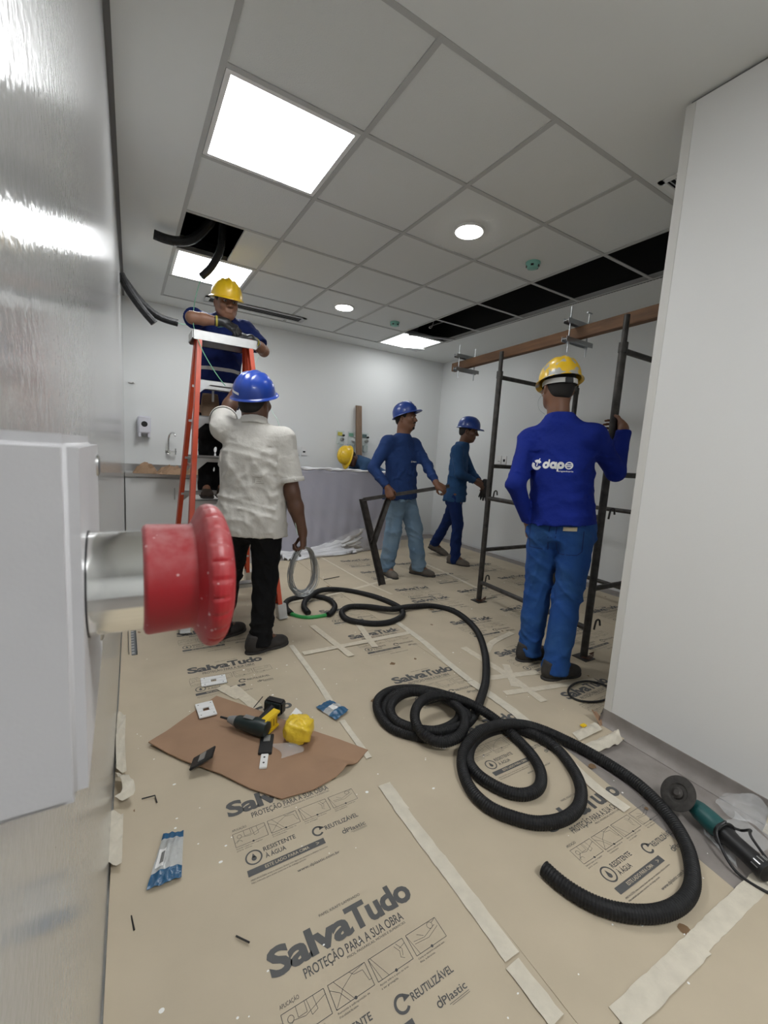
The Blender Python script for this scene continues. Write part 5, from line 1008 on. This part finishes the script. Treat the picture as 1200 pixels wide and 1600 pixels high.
    def dsp(P):
        t = np.clip(((P-hip)@up)/L, -.3, 1.2); return np.minimum(f1(P)*np.clip(1.2-.6*t, .45, 1.3)+f2(P), np.where(np.abs((P-hip)@rt) > .15*B, .0035, np.where((P-hip)@up > L*.85, .004, .012)))
    shirt_o = put('shirt', sh, .0066, shirt, root, dsp)
    # trousers
    pt = Sdf(); G = pbulk
    pt.loft(hip, v3((0, 0, 1)), rt, nrm_(v3((fw[0], fw[1], 0))), [(-.10, .160*G, .108*G, 0), (0, .166*G, .112*G, 0), (.04, .158*G, .106*G, 0), (.11, .146*G, .098*G, 0)], k=.05)
    pt.ell(hip-fw*.030-up*.075+rt*.065, (rt, fw, up), (.085*G, .085*G, .09), k=.05); pt.ell(hip-fw*.030-up*.075-rt*.065, (rt, fw, up), (.085*G, .085*G, .09), k=.05)
    for s in 'LR':
        k_, a_ = J['kn'+s], J['an'+s]; pt.cap(J['hip'+s]-v3((0, 0, .03)), k_, .094*legr*G, .074*legr, k=.03); pt.cap(k_, a_+nrm_(a_-k_)*.045, .074*legr, .070*legr, k=.03)
    zc = {s: J['an'+s]-v3((0, 0, 1))*.055 for s in 'LR'}
    if abs(zc['L'][2]-zc['R'][2]) < .03: pt.plane(v3((0, 0, min(zc['L'][2], zc['R'][2]))), (0, 0, -1))
    f3, f4 = folds(seed+9, .0105, (.2, .1, 1), 32), folds(seed+13, .0075, (.2, 0, 1), 60)
    def dsp2(P):
        z = (P[:, 2]-root.location.z)/H; return np.minimum(.010, f3(P)*(.55+.9*np.exp(-((z-.27)/.05)**2)+.5*np.exp(-((z-.46)/.04)**2))+f4(P)*(1.5*np.exp(-((z-.07)/.05)**2)+.15))
    pants_o = put('trousers', pt, .0070, pants, root, dsp2)
    for s in 'LR': shoe(root, J['foot'+s]-J['tdir'+s]*.02, J['tdir'+s], shoes)
    if hair:
        h = Sdf(); h.ell(X(0, -.014, .030), A, v3((.081, .099, .090))*headlen, k=.01); h.ell(X(0, -.052, -.030), A, v3((.058, .048, .044))*headlen, k=.03); h.plane(X(0, .030, 0), A[1]*1-A[2]*.25); h.plane(X(0, 0, -.062), -A[2])
        put('hair', h, .006, mat('black_hair', (.012, .010, .009), .8, bump=.5, bscale=400), root)
    if eyes:
        M_eye = mat('eye_white', (.36, .31, .28), .3); M_iris = mat('eye_iris', (.02, .012, .008), .2)
        for a in (-1, 1):
            b = MB(); b.ball(X(a*.032, .0805, .007), (.0118, .0118, .0085), 12, A); b.mat(1).ball(X(a*.032, .0875, .0065), (.0062, .0052, .0062), 10, A); b.build('eye', [M_eye, M_iris], root)
            MB().tube([X(a*.016, .0955, .027), X(a*.034, .0955, .033), X(a*.050, .084, .027)], [.003, .0038, .002], 6).build('eyebrow', mat('black_hair', (.012, .010, .009), .8), root)
    hh, ha = hard_hat(root, X(0, -.006, .040), hatup, headfw, hat, hats, band, 1., 1.8 if hat is HY else 1.)
    return root, dict(J=J, X=X, A=A, hip=hip, up=up, rt=rt, rt2=rt2, fw=fw, L=L, shirt=shirt_o, pants=pants_o, hat=hh, ha=ha, hip_up=up)
def project_art(name, art, target, org, ax, ay, ray_dir, m, parent, lift=.0018):
    """lay flat artwork onto a garment by casting it along ray_dir"""
    me = target.data; off = np.array(world_loc(target)); bvh = BVHTree.FromPolygons([Vector(v3(v.co)+off) for v in me.vertices], [tuple(p.vertices) for p in me.polygons])
    bm = bmesh.new(); vs = [bm.verts.new((p[0], p[1], 0)) for p in art.v]
    for f in art.f:
        try: bm.faces.new([vs[i] for i in f])
        except ValueError: pass
    for _ in range(2):
        ee = [e for e in bm.edges if e.calc_length() > .012]
        if ee: bmesh.ops.subdivide_edges(bm, edges=ee, cuts=1, use_grid_fill=False)
    bmesh.ops.triangulate(bm, faces=bm.faces[:])
    d = Vector(nrm_(ray_dir)); V = []
    for v in bm.verts:
        p = Vector(v3(org)+v3(ax)*v.co.x+v3(ay)*v.co.y); hit = bvh.ray_cast(p-d*.4, d)
        V.append(hit[0]-d*lift if hit[0] is not None else p)
    bm.verts.index_update(); F = [tuple(v.index for v in f.verts) for f in bm.faces]; bm.free()
    return make(name, V, F, m, parent, smooth=False)
# ---------------------------------------------------------------- the six workers
def cloth(name, c, var=.18, rough=.85, vs=5, col2=None): return mat(name, c, rough, bump=.55, bscale=26, detail=7, var=var, vscale=vs, spec=.25, col2=col2)
SK1 = mat('skin_brown', (.20, .092, .052), .5, bump=.06, bscale=250, var=.15, vscale=14, sub=.06); SK2 = mat('skin_dark_brown', (.125, .058, .034), .5, bump=.06, bscale=250, var=.15, vscale=14, sub=.05); SK3 = mat('skin_tan', (.26, .125, .075), .5, bump=.06, bscale=250, var=.15, vscale=14, sub=.06)
HB = mat('blue_helmet', (.012, .055, .36), .28, coat=.3); HY = mat('yellow_helmet', (.78, .50, .015), .35, coat=.2); HB2 = mat('navy_blue_helmet', (.014, .050, .26), .35, coat=.2)
HYs = mat('scuffed_yellow_helmet', (.80, .50, .015), .32, var=1, vscale=13, col2=(.42, .42, .40), coat=.2)
_nt = HYs.node_tree
for nd in _nt.nodes:
    if nd.bl_idname == 'ShaderNodeValToRGB': nd.color_ramp.elements[0].position = .42; nd.color_ramp.elements[1].position = .45
M_logo = mat('white_print', (.82, .82, .82), .6)
ROYAL = cloth('royal_blue_cotton', (.006, .022, .24), .25); ROYALP = cloth('royal_blue_twill', (.012, .060, .26), .35, col2=(.025, .085, .235)); MIDB = cloth('mid_blue_cotton', (.018, .048, .165), .25); DENIM = cloth('washed_denim', (.20, .29, .38), .35, col2=(.12, .20, .30)); SLATE = cloth('slate_blue_cotton', (.022, .075, .19), .3); DKB = cloth('dark_blue_twill', (.008, .027, .125), .3)
WHITE = cloth('off_white_pique', (.60, .58, .54), .10, vs=4); BLK = cloth('black_twill', (.004, .004, .005), .3); NAVY = cloth('navy_cotton', (.006, .016, .10), .3)
SHB = mat('dark_work_boot', (.04, .035, .032), .75, bump=.2, bscale=120, var=.4, vscale=20); SHG = mat('dusty_grey_shoe', (.145, .125, .105), .85, bump=.2, bscale=120, var=.35, vscale=20); SHBR = mat('brown_boot', (.06, .038, .025), .75, bump=.2, bscale=120, var=.35, vscale=20)
Z = v3((0, 0, 1))
def tow(q): v = v3((*PEOPLE[q]['v'], 0)); return v, v3((v[1], -v[0], 0))
def company_mark(w, small=True):
    a = Flat(); R = w*.125
    a.ring((R, .0), R*.48, R, .5, PI-.9); a.ring((R, 0), R*.48, R, PI-.5, 2*PI-.35); a.line((R, R*.35), (R*1.45, R*1.25), R*.2); a.line((R*.95, -R*.3), (R*1.05, R*.35), R*.28)
    x = w*.36; s = w*.085; lw = .30
    def o(cx): a.ring((cx, 0), s*lw, s)
    o(x); a.rect(x+s*.55, -s*.2, x+s, s*1.6); x += s*2.05; o(x); a.rect(x+s*.55, -s, x+s, s*.9); x += s*2.05; o(x); a.rect(x-s, -s*1.7, x-s*.55, s*.2); x += s*2.15; a.ring((x, 0), s*.72, s*1.05); a.rect(x-s*.8, .1*s, x+s*.8, .38*s); a.rect(x-s*.8, -.38*s, x+s*.8, -.1*s)
    if small: a.text('engenharia', w*.66, -s*1.75, s*.42, w*1.0, bold=.02)
    return a
# 1. scaffold worker, back turned
v, w = tow('P5'); D = PEOPLE['P5']; J = dict(D['J'])
r, K = worker('person in yellow helmet and royal blue clothes, back turned, gripping a scaffold post', J, D['fwd'], D['sfwd'], SK1, HYs, .16*v-.10*w+Z, Z+.02*w, v*.86-w*.45, ROYAL, ROYALP, SHB, 1.76, 1.02, hands=dict(L=(-Z+.3*v, w+.2*v, .5, .3), R=(v*.9+Z*.15-w*.2, -w*.9+.2*v, (.75, .8, .85, .9), .2)), pbulk=1.03, legr=1.1, seed=3, hats=1.02, eyes=True, hem=-.015, band=True)
sm = K['hip']+K['up']*K['L']*.66; back = v3(D['sfwd'])
art = company_mark(.235)
project_art('back_logo', art, K['shirt'], sm-w*.140-Z*.000, w+.03*Z, Z, back, M_logo, K['shirt'])
pk = Flat(); pk.poly((0, 0), (0, -.15), (.02, -.17), (.12, -.17), (.14, -.15), (.14, 0), w=.004)
hp = K['hip']
project_art('pocket', pk, K['pants'], hp+K['rt']*.005-Z*.01, K['rt'], Z, back, mat('seam_blue', (.006, .022, .11), .9), K['pants'])
pk = Flat(); pk.poly((0, 0), (0, -.14), (.11, -.15), (.12, 0), w=.004)
project_art('pocket', pk, K['pants'], hp-K['rt']*.15-Z*.01, K['rt'], Z, back, MATS['seam_blue'], K['pants'])
pk = Flat(); pk.rectn(.0, -.022, .072, .0, 8)
project_art('folded_note', pk, K['pants'], hp+K['rt']*.04-Z*.022, K['rt'], Z, back, mat('note_cream', (.55, .48, .33), .7), K['pants'], .006)
MB().tube(spline([K['X'](-.070, .02, -.03), K['X'](-.085, .05, -.07), K['X'](-.075, .05, -.12), K['X'](-.045, .03, -.15)], .01), .0016, 6).build('ear_plug_cord', mat('cord_grey', (.45, .5, .5), .5), r)
# 2. white shirt worker, back turned
v, w = tow('P2'); D = PEOPLE['P2']
r, K = worker('person in blue helmet and off-white shirt, back turned, holding a wire coil', D['J'], D['fwd'], D['sfwd'], SK2, HB, -.32*v+Z-.10*w, Z-.15*v, v*.85+w*.53, WHITE, BLK, SHB, 1.64, 1.11, short=True, hem=-.115, hands=dict(L=(v*.5+Z*.5+w*.45, v*.5-Z*.6, .55, .5), R=(-Z+.12*w, -w+.3*v, 1.15, .8)), pbulk=1.12, seed=21, hats=1.06, legr=1.02, headlen=1.02)
col = Sdf(); nb = K['J']['neck']; q = nrm_(K['J']['head']-nb)
def ringf(P): x = P-(nb-q*.008); t = x@q; rr = np.linalg.norm(x-np.outer(t, q), axis=1); return np.maximum(np.abs(rr-(.080-.25*t))-.0045, np.abs(t-.018)-.024)
col.add(ringf, nb, .10, .01); put('collar', col, .0045, WHITE, K['shirt'])
for s in 'LR':
    qs = nrm_(K['J']['el'+s]-K['J']['sh'+s]); ln = np.linalg.norm(K['J']['el'+s]-K['J']['sh'+s])*.80; c0 = K['J']['sh'+s]+qs*(ln-.026); MB().lathe(c0, qs, [(0, .083), (.004, .085), (.024, .085), (.028, .083), (.027, .06)], 28, cap0=False, cap1=False).build('sleeve_cuff', WHITE, K['shirt'])
st = Flat(); st.rectn(0, 0, .004, .03, 1, 4); st.rectn(.008, .004, .012, .03, 1, 4); st.rectn(.016, 0, .06, .004, 8, 1); st.rectn(.020, .010, .045, .013, 6, 1); st.rectn(-.004, .034, .05, .037, 8, 1)
project_art('faded_print', st, K['shirt'], K['hip']+K['up']*K['L']*.42+w*.0, w, Z, v, mat('faded_grey_print', (.38, .36, .32), .9), K['shirt'])
st = Flat(); st.rectn(0, 0, .082, .013, 12)
hr, hf, hu = K['ha']; hc = np.array(world_loc(K['hat']))
project_art('sticker', st, [c for c in K['hat'].children if c.name.startswith('shell')][0], hc-hr*.075+hu*.030-hf*.12, hr*.86+hu*-.16-hf*.0, hu, hf*.9+hr*.35, M_logo, K['hat'])
hR = K['J']['wrR']+v3((0, 0, -.085))+w*.012
wc = thing('wire_coil', 'coil of shiny galvanised wire hanging from the hand of the white shirt worker', 'wire coil', tuple((hR-Z*.2).tolist()))
rs = random.Random(4); b = MB(); u_ = nrm_(w*.93+v*.36); n_ = np.cross(u_, Z)
for k in range(26):
    a0 = rs.uniform(0, 6.28); rw, rh = .086+rs.uniform(-.016, .012), .150+rs.uniform(-.014, .010); cc = hR+u_*rs.uniform(-.008, .008)+n_*rs.uniform(-.016, .016)-Z*rh*.98
    pts = [cc+u_*math.sin(a)*rw*(1.0-.22*math.cos(a))+Z*math.cos(a)*rh+n_*(.010*math.sin(2*a+a0)) for a in np.linspace(a0, a0+2*PI, 40)]
    b.tube(pts, .0016, 5, caps=False)
b.build('wire_turns', M_galv, wc); MB().tube(spline([hR-w*.03, hR-w*.035-Z*.03, hR-w*.02-Z*.06], .01), .007, 8).build('tie', M_trimgrey, wc)
# 3. walking worker with the steel frame
v, w = tow('P3'); D = PEOPLE['P3']
r, K = worker('person in blue helmet, blue shirt and pale jeans walking with a steel frame', D['J'], D['fwd'], D['sfwd'], SK1, HB2, -.34*w+Z+.08*v, Z-.04*w, w*.93-v*.36, MIDB, DENIM, SHG, 1.70, 1.12, hands=dict(R=(-Z*.85+w*.3-.25*v, v+.15*w, 1.15, .7), L=(w*.8-Z*.45-v*.1, v*.7-Z*.7, 1.0, .7)), pbulk=1.06, legr=1.14, seed=31, hem=-.075)
project_art('chest_logo', company_mark(.07, False), K['shirt'], K['hip']+K['up']*K['L']*.64+w*.085, nrm_(w*.95-v*.2), Z, nrm_(v*.95-w*.15), M_logo, K['shirt'])
X, A = K['X'], K['A']; b = Sdf()
for a in (-1, 1): b.cap(X(0, .104, -.041), X(a*.026, .088, -.050), .0052, .0040, k=.004); b.cap(X(a*.026, .088, -.050), X(a*.024, .080, -.085), .0040, .005, k=.006)
b.ell(X(0, .078, -.093), A, (.026, .018, .018), k=.01); put('moustache_and_goatee', b, .0035, MATS['black_hair'], r)
st = Flat(); st.rectn(0, 0, .035, .042, 6, 6)
hr, hf, hu = K['ha']; hc = np.array(world_loc(K['hat']))
project_art('sticker', st, [c for c in K['hat'].children if c.name.startswith('shell')][0], hc+hf*.16-hr*.018+hu*.045, hr, hu, -hf, M_logo, K['hat'])
# 4. worker in profile at the right wall
v, w = tow('P4'); D = PEOPLE['P4']
r, K = worker('person in blue helmet and blue trousers in profile by the right wall, holding gloves', D['J'], D['fwd'], D['sfwd'], SK2, HB2, .08*w+Z, Z+.16*w, w*.97-.10*v-Z*.2, SLATE, DKB, SHG, 1.64, .90, hands=dict(R=(w*.9-Z*.4, v*.6-Z*.6, .75, .6), L=(w*.7-Z*.5, -v*.5-Z*.7, .8, .6)), pbulk=.84, seed=41, hem=-.09, legr=.95)
gc = K['J']['wrR']*.5+K['J']['wrL']*.5+w*.085-Z*.045
gl = thing('work_gloves', 'pair of black work gloves dangling from the hands of the profile worker', 'gloves', tuple((gc-Z*.1).tolist()))
for k, (dx, an) in enumerate(((0, .10), (.028, -.12))):
    g = Sdf(); hand(g, gc+v*(-.01+.03*k)+w*dx*.5, -Z+w*an, v, 'R', .22, .3, 1.0, 1.6, r0=.001); g.cap(gc+v*(-.01+.03*k)+w*dx*.5+Z*.05, gc+v*(-.01+.03*k)+w*dx*.5, .026, .026, k=.01); put('glove', g, .005, M_black, gl)
# 5. worker on the ladder, facing the camera
v, w = tow('P1'); D = PEOPLE['P1']
r, K = worker('person in yellow helmet and black gloves standing on the orange ladder, looking down', D['J'], D['fwd'], D['sfwd'], SK3, HY, Z-.22*v+.05*w, Z-.18*v+.05*w, -v*.9+w*.22-Z*.28, NAVY, BLK, SHBR, 1.64, .98, short=True, hem=-.09, hands=dict(R=(w*.75-Z*.35-.2*v, -Z*.6+v*.5, .6, .5), L=(-w*.75+Z*.15-.2*v, -Z*.7+v*.4, .6, .5)), pbulk=.92, seed=51, glove=M_black, legr=.86, hats=1.02)
for z in (.36, .66):
    stp = Flat(); stp.rectn(-.16, 0, .16, .026, 40)
    project_art('reflective_stripe', stp, K['shirt'], K['hip']+K['up']*K['L']*z-Z*.02, w, Z-.02*w, v, mat('reflective_grey', (.50, .51, .50), .4), K['shirt'])
bg = thing('tool_pouch', 'brown tool pouch hanging at the waist of the ladder worker', 'tool pouch', tuple((K['hip']-v*.16-Z*.16).tolist()))
c0 = K['hip']-v*.155-w*.045-Z*.07
def pouch(u, q):
    th = 2*PI*u; k = lambda s_: math.copysign(abs(s_)**.55, s_); s_ = .055+.012*math.sin(PI*q)-.012*q*0; return tuple(c0+w*k(math.cos(th))*s_+v*k(math.sin(th))*.030-Z*(.0+.19*q)+Z*.06)
b = MB(); b.grid(pouch, 32, 8, closeu=True); b.add([pouch(i/32, 1) for i in range(32)], [tuple(range(32))]); b.build('pocket', mat('tan_canvas', (.20, .135, .085), .85, bump=.2, bscale=200, var=.3, vscale=12), bg, angle=60)
MB().box((-.052, -.004, -.05), (.052, .004, .025), (w, v, Z), tuple(c0-v*.033+Z*.02)).build('flap', MATS['tan_canvas'], bg, bevel=.002)
MB().box((-.008, -.006, -.03), (.008, .006, .07), (w, v, Z), tuple(c0+w*.02-v*.036+Z*.03)).build('tool_handle', M_steel, bg, bevel=.002)
MB().lathe(K['J']['wrL']-nrm_(K['J']['wrL']-K['J']['elL'])*.075, nrm_(K['J']['wrL']-K['J']['elL']), [(0, .0345), (.002, .036), (.012, .036), (.014, .0345)], 24).build('wristwatch', M_steel, r)
# 6. worker bent over behind the desk
zp = 5.13
J6 = dict(hipL=(3.12, zp+.09, .86), hipR=(3.12, zp-.09, .86), shL=(2.735, zp+.17, 1.10), shR=(2.735, zp-.17, 1.10), neck=(2.66, zp, 1.135), head=(2.545, zp-.01, 1.155), elL=(2.64, zp+.13, .84), elR=(2.64, zp-.13, .84), wrL=(2.50, zp+.05, .66), wrR=(2.50, zp-.05, .66),
          knL=(2.98, zp+.09, .46), knR=(2.98, zp-.09, .46), anL=(3.09, zp+.09, .105), anR=(3.09, zp-.09, .105), footL=(3.15, zp+.09, .005), footR=(3.15, zp-.09, .005), tdirL=(-1, 0, 0), tdirR=(-1, 0, 0))
r, K = worker('person in yellow helmet bent over behind the sheeted desk', J6, (-1, 0, 0), (-1, 0, 0), SK2, HY, (-.86, -.12, .22), (-.86, -.05, .42), (-.35, -.15, -.92), cloth('faded_blue_cotton', (.045, .10, .20), .3), DKB, SHB, 1.66, .92, hands=dict(L=((-.5, 0, -.8), (.7, -.3, -.4), .5, .4), R=((-.5, 0, -.8), (.7, .3, -.4), .5, .4)), seed=61, hem=-.09)
